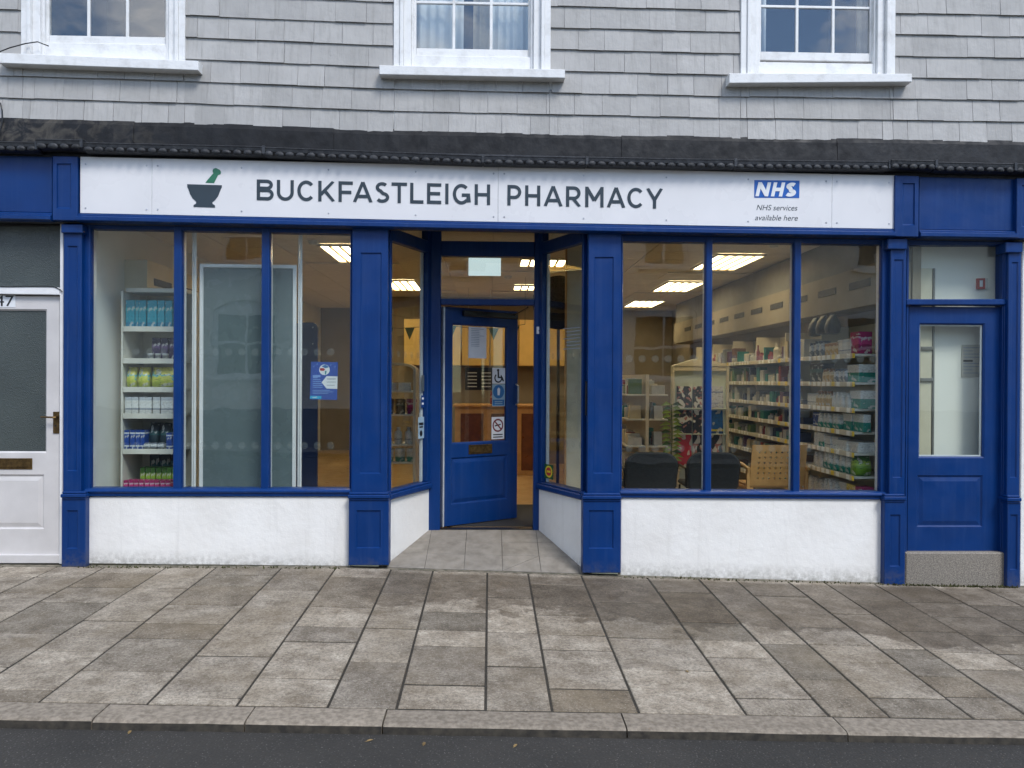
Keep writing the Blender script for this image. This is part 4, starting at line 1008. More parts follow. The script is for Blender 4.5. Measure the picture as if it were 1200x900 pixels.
flat('pestle_mark', k4([(163, 136), (172, 124), (200, 92), (196, 82), (200, 71), (212, 67), (230, 76), (236, 86), (234, 96), (222, 100), (203, 138)]), SGY-.003, sign_green, SG, .0025)
flat('logo_block', [(884, 211), (937, 211.6), (936.6, 232), (884, 231.6)], SGY-.0025, nhs_blue, SG, .002)
LY2 = SGY-.006
zb2 = lambda x: at(886, 229.9, LY2)[1]; hN = at(886, 213.4, LY2)[1]-at(886, 229.9, LY2)[1]
for ch, a, b in (('N', 303, 482), ('H', 520, 680), ('S', 700, 862)):
    xa, xb = at(860+a/12, 222, LY2)[0], at(860+b/12, 222, LY2)[0]; letter(ch, xa, xb, zb2, hN, LY2, paper, SG, .25, .22, True, 'logo_letter', .002)
def text(body, pxl, pxr, pybase, Y, m, parent, name='lettering', shear=0, height_px=None, fn=None):
    cu = bpy.data.curves.new('t', 'FONT'); cu.body = body; cu.shear = shear; cu.size = 1; cu.extrude = .001; o = bpy.data.objects.new('t', cu); COL.objects.link(o)
    bpy.context.view_layer.update()
    me = bpy.data.meshes.new_from_object(o.evaluated_get(bpy.context.evaluated_depsgraph_get())); bpy.data.objects.remove(o)
    co = np.array([v.co[:] for v in me.vertices]); mn, mx = co.min(0), co.max(0)
    xa, zb = at(pxl, pybase, Y); xb = at(pxr, pybase, Y)[0]; s = (xb-xa)/(mx[0]-mn[0])
    sz = s if height_px is None else (at(pxl, pybase-height_px, Y)[1]-zb)/.72
    for v in me.vertices:
        p = ((v.co.x-mn[0])*s+xa, Y+(v.co.z-mx[2])*-.3, v.co.y*sz+zb); v.co = p if fn is None else fn(*p)
    me.name = name; me.materials.append(m); o = bpy.data.objects.new(name, me); return link(o, parent)
text('NHS services', 886.5, 934.5, 246.2, SGY-.0012, sign_ink, SG, 'lettering', .25, 6.6)
text('available here', 884.8, 935, 258, SGY-.0012, sign_ink, SG, 'lettering', .25, 6.6)
text('47', -5.5, 16.2, 358.6, YD-.0045, ink, HD, 'number', 0, 13)

# ================================================================== THINGS ON THE GLASS
def poster():
    t = thing('window_poster', 'blue health poster with white arrow label stuck inside the left shop window', 'poster', (*at(380, 470, .06)[:1], .06, 1.5)); Y = .0555
    q = lambda pts: [(340+x/9, 400+y/9) for x, y in pts]
    flat('sheet', q([(222, 215), (505, 220), (494, 618), (207, 612)]), Y, mat('poster_blue', lin(28, 74, 164), lin(24, 66, 150), 6, .45), t)
    Y -= .0011
    flat('picture_disc', q(disc(362, 300, 56, 20)), Y, paper, t); flat('picture_red', q([(312, 285), (350, 280), (370, 298), (355, 312), (318, 310)]), Y-.0006, red_ink, t)
    flat('picture_teal', q([(330, 262), (372, 246), (400, 262), (404, 275), (370, 284)]), Y-.0006, sticker_blue, t); flat('picture_teal', q([(366, 310), (386, 312), (378, 350), (366, 350)]), Y-.0006, mat('poster_teal', lin(44, 140, 150)), t)
    flat('arrow_label', q([(332, 434), (385, 366), (500, 370), (497, 502), (384, 498)]), Y, paper, t)
    for k, (a, b) in enumerate(((388, 480), (385, 482), (385, 470))): flat('text_line', q(rect(a, 392+k*34, b, 398+k*34 if k else 402)), Y-.0006, mat('grey_ink', lin(150, 158, 170)), t)
    for k, b in enumerate((320, 290, 320, 330, 335, 340, 342)): flat('text_line', q(rect(238, 360+k*20 if k else 356, b, 368+k*20 if k else 378)), Y, mat('pale_blue_ink', lin(120, 156, 214)), t)
    for k, b in enumerate((420, 455, 400)): flat('text_line', q(rect(236, 514+k*16, b, 521+k*16)), Y, MATS['pale_blue_ink'], t)
    flat('corner_band', q([(214, 574), (330, 578), (328, 606), (209, 603)]), Y, mat('poster_cyan', lin(40, 176, 220)), t); text('well', 340+236/9, 340+282/9, 400+598/9, Y-.0008, paper, t, 'lettering')
    for (a, b) in ((250, 262), (285, 240), (428, 248), (470, 268)): flat('confetti', q([(a-8, b+8), (a+4, b-10), (a+9, b-6), (a-2, b+10)]), Y, MATS['pale_blue_ink'], t)
poster()
def door_sticker(name, label, cat, u0, u1, z0, z1, m):
    t = thing(name, label, cat, fd((u0+u1)/2, .0, z0)); MB().box(u0, u1, .0185, .0193, z0, z1).map(fd).build('backing', m, t); return t
def dpoly(nm, pts, m, t, y=.0178): return MB().prism(pts, y, y+.0006).map(fd).build(nm, m, t)
def ringpts(cx, cz, r0, r1, a0, a1, n=16): return [(cx+r1*math.cos(math.radians(a0+(a1-a0)*k/n)), cz+r1*math.sin(math.radians(a0+(a1-a0)*k/n))) for k in range(n+1)]+[(cx+r0*math.cos(math.radians(a1+(a0-a1)*k/n)), cz+r0*math.sin(math.radians(a1+(a0-a1)*k/n))) for k in range(n+1)]
a, b = du(578), du(593)
z0, z1 = dz(449.5, .7), dz(431, .7); t = door_sticker('access_sticker', 'white wheelchair access sticker on the open shop door glass', 'sticker', a, b, z0, z1, paper)
w_, h_ = b-a, z1-z0; cx, cz = a+w_*.47, z0+h_*.36
dpoly('wheel', ringpts(cx, cz, w_*.22, w_*.31, 130, 400, 20), ink, t); dpoly('head', disc(a+w_*.45, z0+h_*.85, w_*.09, 10), ink, t)
dpoly('torso', [(a+w_*.40, z0+h_*.78), (a+w_*.52, z0+h_*.78), (a+w_*.53, z0+h_*.45), (a+w_*.80, z0+h_*.43), (a+w_*.93, z0+h_*.17), (a+w_*.82, z0+h_*.14), (a+w_*.72, z0+h_*.34), (a+w_*.42, z0+h_*.36)], ink, t, .0174)
z0, z1 = dz(476, .7), dz(450.2, .7); t = door_sticker('blue_door_sticker', 'pale blue sticker with dark blue disc on the open shop door glass', 'sticker', a, b, z0, z1, mat('sticker_pale', lin(150, 178, 196)))
h_ = z1-z0; dpoly('disc', disc(a+w_*.5, z0+h_*.66, w_*.44, 20), sticker_blue, t); dpoly('hand_mark', [(a+w_*.42, z0+h_*.50), (a+w_*.58, z0+h_*.50), (a+w_*.62, z0+h_*.78), (a+w_*.5, z0+h_*.86), (a+w_*.40, z0+h_*.78)], paper, t, .0172); dpoly('text_block', [(a+w_*.05, z0+h_*.04), (a+w_*.95, z0+h_*.04), (a+w_*.95, z0+h_*.30), (a+w_*.05, z0+h_*.30)], sticker_blue, t)
for k in range(2): dpoly('text_line', [(a+w_*.2, z0+h_*(.10+.09*k)), (a+w_*.8, z0+h_*(.10+.09*k)), (a+w_*.8, z0+h_*(.14+.09*k)), (a+w_*.2, z0+h_*(.14+.09*k))], MATS['sticker_pale'], t, .0172)
a, b = du(577.5), du(592.3); w_ = b-a; z0, z1 = dz(514.5, .7), dz(488.5, .7); t = door_sticker('no_smoking_sticker', 'white no smoking sticker low on the open shop door glass', 'sticker', a, b, z0, z1, paper); h_ = z1-z0
dkr = mat('dark_red_ink', lin(120, 30, 40)); dpoly('ring', ringpts(a+w_*.5, z0+h_*.62, w_*.33, w_*.43, 0, 360, 24), dkr, t); dpoly('bar', [(a+w_*.22, z0+h_*.78), (a+w_*.30, z0+h_*.81), (a+w_*.78, z0+h_*.47), (a+w_*.70, z0+h_*.43)], dkr, t, .0172); dpoly('cigarette', [(a+w_*.25, z0+h_*.57), (a+w_*.72, z0+h_*.63), (a+w_*.72, z0+h_*.69), (a+w_*.25, z0+h_*.63)], ink, t)
for k in range(2): dpoly('text_line', [(a+w_*.12, z0+h_*(.07+.11*k)), (a+w_*.88, z0+h_*(.07+.11*k)), (a+w_*.88, z0+h_*(.12+.11*k)), (a+w_*.12, z0+h_*(.12+.11*k))], ink, t)
a, b = du(550), du(571); z0, z1 = dz(420, .5), dz(383.5, .5); t = door_sticker('door_notice', 'white printed opening notice high on the open shop door glass', 'notice', a, b, z0, z1, mat('grey_paper', lin(236, 236, 238), None, 4, .6)); w_, h_ = b-a, z1-z0
for k in range(11): dpoly('text_line', [(a+w_*.14, z0+h_*(.93-.055*k)), (a+w_*(.85 if k in (0, 4) else .6), z0+h_*(.93-.055*k)), (a+w_*(.85 if k in (0, 4) else .6), z0+h_*(.945-.055*k)), (a+w_*.14, z0+h_*(.945-.055*k))], MATS['grey_ink'], t)
# stickers on the splayed porch windows
def side_rect(fn, u0, u1, z0, z1, n, m, nm, parent=None, th=.0008): return MB().add([fn(u, k, z) for k in (n, n+th) for u, z in ((u0, z0), (u1, z0), (u1, z1), (u0, z1))], [(0, 1, 2, 3), (4, 5, 6, 7), (0, 1, 5, 4), (1, 2, 6, 5), (2, 3, 7, 6), (3, 0, 4, 7)]).build(nm, m, parent)
LnL = math.hypot(xbL-xfL, RY-.065)
t = thing('leaflet_sticker', 'pale blue sticker with dark drop in the left splayed porch window', 'sticker', fL(.6, .02, 1.2)); u0, u1 = LnL-.20, LnL-.078
side_rect(fL, u0, u1, 1.12, 1.33, .0215, MATS['sticker_pale'], 'backing', t); side_rect(fL, u0+.015, u1-.015, 1.25, 1.275, .0205, ink, 'text_line', t); side_rect(fL, u0+.025, u1-.025, 1.225, 1.24, .0205, ink, 'text_line', t)
MB().add([fL(u0+.06+.028*math.cos(k*.5236), .0205, 1.17+.03*math.sin(k*.5236)) for k in range(12)]+[fL(u0+.06+.028*math.cos(k*.5236), .0212, 1.17+.03*math.sin(k*.5236)) for k in range(12)], [tuple(range(12)), tuple(range(12, 24))]+[(k, (k+1) % 12, 12+(k+1) % 12, 12+k) for k in range(12)]).build('drop_mark', ink, t)
t = thing('blue_window_sticker', 'small dark blue sticker above the pale one in the left splayed porch window', 'sticker', fL(.6, .02, 1.4)); u0, u1 = LnL-.14, LnL-.078
side_rect(fL, u0, u1, 1.42, 1.54, .0215, mat('sticker_navy', lin(26, 66, 128)), 'backing', t); side_rect(fL, u0+.012, u1-.012, 1.50, 1.52, .0205, paper, 'text_line', t); side_rect(fL, u0+.012, u1-.012, 1.45, 1.47, .0205, paper, 'text_line', t)
side_rect(fL, u0+.01, u1, 1.58, 1.74, .0215, mat('sticker_grey', lin(90, 100, 104)), 'upper_slip', t)
LnR = math.hypot(xbR-xfR, RY-.065)
t = thing('alarm_sticker', 'round yellow and red sticker on green at foot of the right porch window', 'sticker', fR(.6, .02, .7)); u1 = LnR-.078; u0 = u1-.17
side_rect(fR, u0, u1, .73, .87, .0215, mat('sticker_green', lin(20, 84, 50)), 'backing', t)
for r, m, yy in ((.058, mat('sticker_yellow', lin(226, 206, 44)), .0208), (.042, red_ink, .0202)): MB().add([fR(u0+.085+r*1.2*math.cos(k*.5236/1.5), yy+n_, .80+r*math.sin(k*.5236/1.5)) for n_ in (0, .0006) for k in range(18)], [tuple(range(18)), tuple(range(18, 36))]+[(k, (k+1) % 18, 18+(k+1) % 18, 18+k) for k in range(18)]).build('disc', m, t)
side_rect(fR, u0+.05, u0+.12, .79, .81, .0196, MATS['sticker_yellow'], 'text_line', t)
t = thing('hours_notice', 'clear notice of small grey print on the right splayed porch window', 'notice', fR(.2, .02, 2)); 
for k in range(7): side_rect(fR, .10, .10+(.24 if k % 3 else .30), 2.18-k*.032, 2.188-k*.032, .0215, MATS['grey_ink'], 'text_line', t)
# cable over the sill of the left upstairs window and down the wall
cab = MB().tube([(at(-4, 70, -.11)[0], -.11, at(0, 62, -.11)[1]), (at(12, 56, -.11)[0], -.112, at(12, 56, -.11)[1]), (at(30, 51, -.08)[0], -.08, at(30, 51, -.08)[1]), (at(44, 49, -.06)[0], -.06, at(44, 49, -.06)[1]), (at(57, 54, -.05)[0], -.05, at(57, 54, -.05)[1])], .005, 6).build('cable', black_pl, None, True); tag(cab, 'thin grey cable lying over the sill of the left upstairs window', 'cable')
cab = MB().tube([(at(0, 118, -.04)[0]-.03, -.03, at(0, 118, -.04)[1])]+[(at(px, py, -.05)[0], -.05, at(px, py, -.05)[1]) for px, py in ((0.5, 121), (2.5, 130), (3, 140), (1.5, 149), (-1, 156))]+[(at(-3, 160, -.1)[0], -.1, at(-3, 160, -.1)[1])], .006, 6).build('cable', black_pl, None, True); tag(cab, 'black cable looping at the left edge above the lead flashing', 'cable')
cab = MB().tube([(at(px, py, -.016)[0], -.016, at(px, py, -.016)[1]) for px, py in ((-30, 335), (10, 336), (40, 335.4), (62, 335.6), (70, 339), (73, 342))], .004, 6).build('cable', black_pl, None, True); tag(cab, 'black cable running along the transom above the white house door', 'cable')

# ================================================================== INSIDE THE SHOP
# ---- packaging shapes; meshes shared between alike packs
PACK = {}
def pack_mesh(kind, w, d, h, m):
    k = (kind, round(w, 3), round(d, 3), round(h, 3), m.name)
    if k in PACK: return PACK[k]
    mb = MB()
    if kind == 'carton': mb.cbox(-w/2, w/2, -d/2, d/2, 0, h, min(.004, w*.06))
    elif kind == 'pouch':                                   # soft pack: sealed top, fat belly
        prof = [(0, .85, .55), (.06, 1, .9), (.35, 1, 1), (.7, .98, .7), (.92, .96, .25), (1, 1, .08)]; v = []; n = 12
        for t, a, b in prof:
            for q in range(n):
                an = 2*math.pi*q/n; c_, s_ = math.cos(an), math.sin(an); v.append((w/2*a*math.copysign(abs(c_)**.45, c_), d/2*b*math.copysign(abs(s_)**.6, s_), h*t))
        f = [(i*n+q, i*n+(q+1) % n, (i+1)*n+(q+1) % n, (i+1)*n+q) for i in range(len(prof)-1) for q in range(n)]+[tuple(range(n)), tuple(range((len(prof)-1)*n, len(prof)*n))]; mb.add(v, f)
    elif kind == 'bottle':
        r = w/2; mb.lathe([(r*.9, 0), (r, h*.04), (r, h*.62), (r*.8, h*.74), (r*.38, h*.80), (r*.38, h*.82), (r*.5, h*.825), (r*.5, h*.99), (r*.4, h)], 0, 0, 12)
    elif kind == 'tub':
        r = w/2; mb.lathe([(r*.86, 0), (r*.92, h*.05), (r*.95, h*.72), (r, h*.74), (r, h*.97), (r*.93, h)], 0, 0, 14)
    elif kind == 'roll':
        r = h/2; n = 14
        v = [(x, r*math.cos(2*math.pi*q/n), r+r*math.sin(2*math.pi*q/n)) for x in (-w/2, -w/2+.005, w/2-.005, w/2) for q in range(n)]; mb.add(v, [(i*n+q, i*n+(q+1) % n, (i+1)*n+(q+1) % n, (i+1)*n+q) for i in range(3) for q in range(n)]+[tuple(range(n)), tuple(range(3*n, 4*n))])
    o = mb.build('pack', m, None, kind in ('pouch', 'bottle', 'tub', 'roll')); PACK[k] = o.data; bpy.data.objects.remove(o)
    if kind != 'carton':
        pass
    return PACK[k]
CATN = {'carton': 'carton', 'pouch': 'packet', 'bottle': 'bottle', 'tub': 'tub', 'roll': 'roll'}
def pack(kind, w, d, h, m, loc, label, group, rz=0.0):
    o = bpy.data.objects.new({'carton': 'carton', 'pouch': 'soft_packet', 'bottle': 'plastic_bottle', 'tub': 'plastic_tub', 'roll': 'bandage_roll'}[kind], pack_mesh(kind, w, d, h, m))
    o.location = loc; o.rotation_euler = (0, 0, rz); COL.objects.link(o); return tag(o, label, CATN[kind], group)
TEAL, WHT, NAVY = lin(20, 140, 124), lin(224, 226, 224), lin(30, 62, 128)
p_teal = m_band('pack_teal', [(0, TEAL), (.55, WHT)]); p_teal2 = m_band('pack_teal_low', [(0, TEAL), (.34, lin(190, 206, 202)), (.42, WHT)], noisy=.2)
p_aqua = m_band('pack_aqua', [(0, lin(24, 132, 168)), (.18, lin(30, 158, 182)), (.62, lin(70, 190, 200)), (.72, lin(28, 146, 172))], noisy=.25)
p_yel = m_band('pack_yellow', [(0, lin(176, 190, 60)), (.3, lin(206, 208, 90)), (.5, lin(96, 178, 186)), (.66, lin(214, 206, 96))], noisy=.9)
p_white = m_band('pack_white', [(0, lin(206, 206, 204)), (.25, lin(120, 130, 146)), (.32, WHT), (.8, lin(190, 196, 204))]); p_white2 = m_band('pack_white_plain', [(0, WHT), (.5, lin(206, 210, 212)), (.58, WHT)], noisy=.2)
p_blue = m_band('pack_blue', [(0, lin(38, 70, 142)), (.12, lin(200, 208, 222)), (.2, lin(34, 74, 156)), (.8, lin(214, 220, 232)), (.88, lin(30, 66, 140))])
p_mag = m_band('pack_magenta', [(0, lin(150, 30, 92)), (.4, lin(196, 60, 130)), (.7, lin(220, 190, 208)), (.78, lin(160, 30, 96))], noisy=.3)
p_lime = m_band('pack_lime', [(0, lin(112, 160, 44)), (.5, lin(156, 190, 62)), (.75, lin(70, 120, 44))], noisy=.3)
p_dark = m_band('pack_dark', [(0, lin(26, 50, 60)), (.5, lin(40, 92, 96)), (.7, lin(24, 40, 52))], noisy=.3); p_purp = m_band('pack_purple', [(0, lin(50, 34, 74)), (.5, lin(96, 72, 120)), (.7, lin(40, 28, 62))], noisy=.4)
p_silver = m_band('pack_silver', [(0, lin(150, 154, 158)), (.7, lin(190, 194, 196))]); p_tan = m_band('pack_tan', [(0, lin(196, 164, 104)), (.5, lin(222, 206, 170)), (.75, lin(150, 104, 60))], noisy=.4)
p_yellow = m_band('pack_bright_yellow', [(0, lin(226, 196, 40)), (.8, lin(240, 222, 120))]); p_red = m_band('pack_red', [(0, lin(160, 34, 40)), (.5, lin(206, 180, 160)), (.6, lin(150, 30, 40))], noisy=.3)
p_grey = m_band('pack_grey', [(0, lin(120, 128, 136)), (.4, lin(206, 210, 212)), (.8, lin(90, 100, 116))], noisy=.5)

# ---- end unit behind the left shop window
EY = .40
ex0, ex1 = at(144, 450, EY)[0], at(201, 450, EY)[0]
tiers = {k: at(170, py, EY)[1] for k, py in (('top', 383), ('second', 420.5), ('third', 454), ('fourth', 485), ('fifth', 526.5))}; tiers['bottom'] = at(170, 575, EY)[1]
EU = thing('end_shelf_unit', 'white shelf end unit full of packs behind the left shop window', 'shelf unit', ((ex0+ex1)/2, EY+.2, FZ))
u_ = MB(); u_.cbox(ex0-.02, ex0-.002, EY, EY+.44, FZ, at(150, 341, EY)[1], .003); u_.build('side_panel', shelf_w, EU)
u_ = MB(); u_.cbox(ex1+.12, ex1+.138, EY+.2, EY+.44, FZ, 2.5, .003); u_.build('side_panel', shelf_w, EU)
MB().box(ex0-.002, ex1+.12, EY+.42, EY+.44, FZ, 2.5).build('back_panel', shelf_w, EU)
for k, z in tiers.items():
    s_ = MB(); s_.cbox(ex0, ex1+.02, EY, EY+.42, z-.03, z, .005); s_.cbox(ex0+.004, ex1+.016, EY-.008, EY-.0005, z-.045, z+.004, .002); s_.build('shelf', shelf_w, EU)
s_ = MB(); s_.cbox(ex0, ex1+.1, EY+.05, EY+.419, 2.5, 2.54, .005); s_.build('top_cap', shelf_w, EU)
Xp = lambda px: at(px, 450, EY)[0]
ORD = ['first', 'second', 'third', 'fourth', 'fifth', 'sixth', 'seventh', 'eighth', 'ninth']
def row(tier, kind, m, pxs, h, d, label, group, dy=.08):
    for i_, (a, b) in enumerate(pxs): pack(kind, Xp(b)-Xp(a)-.003, d, h, m, ((Xp(a)+Xp(b))/2, EY+dy+d/2-.06, tiers[tier]+.001), label if len(pxs) == 1 else label.replace('@', ORD[i_]+' from left,'), group, random.uniform(-.06, .06))
row('top', 'carton', p_aqua, [(145, 156), (156.5, 160.5), (161, 170), (170.5, 182), (182.5, 191), (191.5, 200)], .25, .16, 'aqua pack, @ top shelf of the left window end unit', 'aqua packs on the end unit')
row('second', 'carton', p_purp, [(173, 183), (184, 193), (193.5, 201)], .20, .15, 'dark purple pack, @ second shelf of the left window end unit', 'purple packs on the end unit', .14)
row('second', 'tub', p_silver, [(171, 179), (180, 187), (188.5, 196)], .05, .06, 'small round silver tin, @ in front of the purple packs', 'silver tins on the end unit', .06)
row('third', 'pouch', p_yel, [(145, 157), (158.5, 172), (174, 203)], .19, .15, 'yellow and aqua soft pack, @ third shelf of the left end unit', 'yellow soft packs on the end unit')
row('fourth', 'carton', p_white, [(145, 153), (153.5, 161), (161.5, 169), (169.5, 177), (177.5, 186), (187, 201)], .155, .16, 'white carton, @ fourth shelf of the left window end unit', 'white cartons on the end unit')
row('fifth', 'carton', p_blue, [(144.5, 150.5), (151, 157), (157.5, 163), (163.5, 169)], .175, .14, 'narrow blue carton, @ fifth shelf of the left window end unit', 'blue cartons on the end unit')
row('fifth', 'pouch', p_dark, [(168, 181), (181, 194)], .24, .16, 'dark green soft pack, @ beside the narrow blue cartons', 'dark soft packs on the end unit', .14)
row('fifth', 'roll', p_grey, [(169, 176), (177, 184), (185, 192)], .06, .06, 'pale rolled bandage, @ in front of the dark soft packs', 'rolled bandages on the end unit', .05)
row('fifth', 'carton', p_blue, [(194, 201)], .15, .14, 'blue carton alone at the right end of the fifth shelf', None)
row('bottom', 'carton', p_mag, [(145.5+6.1*k, 151+6.1*k) for k in range(9)], .095, .12, 'small magenta carton, @ bottom shelf of the left window end unit', 'magenta cartons on the end unit', .05)
row('bottom', 'carton', p_lime, [(157+6.3*k, 162.8+6.3*k) for k in range(7)], .20, .12, 'lime green carton, @ behind the magenta ones on the bottom shelf', 'lime cartons on the end unit', .19)
row('bottom', 'carton', p_dark, [(161, 173), (173.5, 186), (186.5, 200)], .36, .10, 'tall dark teal carton, @ at the back of the bottom shelf', 'dark cartons on the end unit', .32)

# ---- wall shelving runs
def m_ticket():
    t = NT('ticket_strip'); o = t.n('TexCoord').outputs['Object']; sx = t.n('SeparateXYZ'); t.l(o, sx.inputs[0])
    fr = t.math('FRACT', t.math('MULTIPLY', sx.outputs['Y'], 9.0)); cell = t.n('TexWhiteNoise', noise_dimensions='1D'); t.l(t.math('FLOOR', t.math('MULTIPLY', sx.outputs['Y'], 9.0)), cell.inputs['W'])
    tk = t.math('MULTIPLY', t.math('GREATER_THAN', fr, .35), t.math('GREATER_THAN', cell.outputs['Value'], .3))
    col = t.mix(tk, lin(206, 200, 182), t.mix(t.math('GREATER_THAN', cell.outputs['Value'], .8), lin(244, 244, 240), lin(236, 206, 70)))
    t.principled(col, .4, .4); return t.m
ticket = m_ticket()
def shelving(name, label, xf, xb, y0, y1, zs, bay, face, lip=.04):
    t = thing(name, label, 'shelving', ((xf+xb)/2, (y0+y1)/2, FZ)); n = round((y1-y0)/bay); ztop = zs[-1]+.32
    MB().box(min(xb, xb-.02*face), max(xb, xb-.02*face), y0, y1, FZ, ztop).build('back_panel', cream, t)
    for k in range(1, n+1): MB().cbox(min(xf+.1*face, xb-.021*face), max(xf+.1*face, xb-.021*face), y0+(y1-y0)*k/n-.012, y0+(y1-y0)*k/n+.012, FZ, ztop, .003).build('upright', cream, t)
    for z in zs:
        for k in range(n):
            a, b = y0+(y1-y0)*k/n+.0125, y0+(y1-y0)*(k+1)/n-.0125; s = MB(); x0, x1 = sorted((xf, xb-.021*face)); s.cbox(x0, x1, a, b, z-.022, z, .004)
            l0, l1 = sorted((xf-.008*face, xf-.0005*face)); s.cbox(l0, l1, a, b, z-lip, z+.006, .002, 1); s.build('shelf', [shelf_w, ticket], t)
    return t
RZ = [.50, .80, 1.02, 1.22, 1.44, 1.69, 1.96]
XF = 3.44
shelving('wall_shelving', 'long cream wall shelving stocked with dressings along the right of the shop', XF, RX-.012, .28, 6.28, RZ, 1.0, 1)
def stuff_packs(name, label, cells, mats, parent=None):
    mb = MB()
    for (x, y, z, w, d, h) in cells:
        if random.random() < .38: mb.lathe([(d*.42, z), (d*.42, z+h*.6), (d*.2, z+h*.75), (d*.2, z+h)], x-w*.2, y, 8, random.choice((0, 0, 0, 1, 2, 7))); continue
        mb.cbox(x-w/2, x+w/2, y-d/2, y+d/2, z, z+h, .003, random.choice((0, 0, 1, 1, 2, 3, 3, 4, 5, 6, 7, 8, 9, 10)))
    o = mb.build(name, mats, None); tag(o, label, 'packs', kind='stuff'); return o
plain = [mat('stock_'+n, lin(*c), None, 9, .5) for n, c in (('white', (206, 204, 196)), ('pale', (190, 192, 190)), ('ivory', (206, 198, 176)), ('teal', (36, 120, 112)), ('cream', (200, 184, 144)), ('navy', (38, 52, 84)), ('brown', (120, 84, 58)), ('red', (132, 44, 44)), ('green', (90, 120, 70)), ('grey', (130, 132, 132)), ('purple', (92, 58, 92)))]
tname = ['lowest', 'second lowest', 'third lowest', 'fourth', 'fifth', 'sixth', 'top']
def run(ti, items):
    """items from the window inwards along one tier of the right-hand shelving"""
    y = .31
    for kind, m, w, d, h, n, desc in items:
        for k in range(n):
            hh = h*random.uniform(.94, 1.04) if kind == 'pouch' else h
            if n == 1: lb = f'{desc} on the {tname[ti]} shelf of the right-hand run'; gp = None
            else: lb = f'{desc}, {ORD[k]} from the window, {tname[ti]} right-hand shelf'; gp = f'{desc} row on the {tname[ti]} right-hand shelf'
            pack(kind, w*.95, d, hh, m, (XF+d/2+.012+random.uniform(0, .02), y+w/2, RZ[ti]+.001), lb, gp, math.pi/2*0+random.uniform(-.05, .05) if kind in ('bottle', 'tub') else random.uniform(-.05, .05)); y += w
    return y
run(6, [('carton', p_mag, .14, .16, .21, 1, 'magenta and white carton'), ('carton', p_white, .10, .12, .15, 3, 'white and grey carton'), ('carton', p_tan, .10, .12, .13, 3, 'tan carton'), ('pouch', p_grey, .12, .10, .16, 3, 'grey soft packet')])
run(5, [('carton', p_teal, .20, .24, .17, 1, 'large teal and white carton'), ('pouch', p_grey, .10, .10, .14, 3, 'grey patterned packet'), ('pouch', p_tan, .10, .10, .14, 3, 'tan patterned packet'), ('carton', p_dark, .14, .16, .20, 2, 'dark teal carton')])
run(4, [('carton', p_teal, .17, .24, .17, 1, 'teal based white carton'), ('pouch', p_white2, .10, .10, .15, 4, 'white soft packet'), ('bottle', p_tan, .07, .07, .16, 5, 'amber bottle'), ('carton', p_white, .12, .14, .13, 2, 'white banded carton')])
run(3, [('carton', p_teal, .075, .17, .165, 5, 'narrow teal and white carton'), ('pouch', p_teal2, .10, .12, .15, 5, 'teal and white soft packet'), ('carton', p_blue, .14, .16, .15, 1, 'blue and white carton')])
run(2, [('carton', p_white2, .22, .24, .10, 2, 'long white carton'), ('carton', p_white, .13, .15, .12, 2, 'white striped carton'), ('carton', p_teal2, .12, .12, .14, 1, 'small teal carton'), ('bottle', p_white2, .08, .08, .18, 2, 'white lotion bottle')])
run(1, [('pouch', p_lime, .17, .18, .20, 1, 'lime green bag'), ('pouch', p_teal2, .12, .13, .18, 5, 'teal and white bag'), ('pouch', p_white2, .11, .12, .15, 2, 'plain white bag')])
run(0, [('carton', p_mag, .13, .2, .20, 1, 'magenta carton'), ('carton', p_yellow, .11, .2, .20, 1, 'yellow carton'), ('carton', p_teal, .09, .18, .20, 2, 'upright teal and white carton'), ('pouch', p_teal2, .12, .14, .20, 3, 'teal bag'), ('pouch', p_white2, .12, .14, .17, 3, 'white bag')])
cells = []
for z, hm in zip(RZ, (.2, .16, .14, .16, .18, .2, .22)):
    y = 1.62
    while y < 6.35:
        w = random.uniform(.05, .13)
        if random.random() < .9: d = random.uniform(.1, .2); cells.append((XF+.014+d/2+random.uniform(0, .05), y+w/2, z+.001, d, w*.93, random.choice((.3, .45, .5, .7, .75, .95))*hm))
        y += w
stuff_packs('shelf_stock', 'mixed small packs crowding the far bays of the right-hand shelving', cells, plain)
# dark bags hanging above the top shelf
bag_m = mat('dark_bag', lin(28, 30, 34), lin(60, 56, 40), 14, .5)
for k, (y, z, c_) in enumerate(((1.0, 2.19, 'nearest'), (1.22, 2.2, 'middle'), (1.42, 2.19, 'farthest'))):
    o = bpy.data.objects.new('hanging_bag', pack_mesh('pouch', .12, .15, .20, bag_m)); o.location = (XF+.1, y, z); o.rotation_euler = (0, 0, 1.57); COL.objects.link(o); tag(o, f'{c_} dark bag hanging above the top shelf of the right-hand run', 'bag', 'dark bags above the shelving')
# left wall run, dim behind the end unit
shelving('wall_shelving', 'dim wall shelving running back behind the end unit on the left', LX+.42, LX+.002, 1.15, 5.15, [.55, .9, 1.2, 1.5, 1.8, 2.1], 1.0, -1)
cells = []
for z in (.55, .9, 1.2, 1.5, 1.8, 2.1):
    y = 1.2
    while y < 5.05:
        w = random.uniform(.06, .14); d = random.uniform(.1, .2); cells.append((LX+.40-d/2, y+w/2, z+.001, d, w*.92, random.uniform(.1, .22))); y += w
stuff_packs('shelf_stock', 'mixed dark packs on the dim left-hand wall shelving', cells, plain)

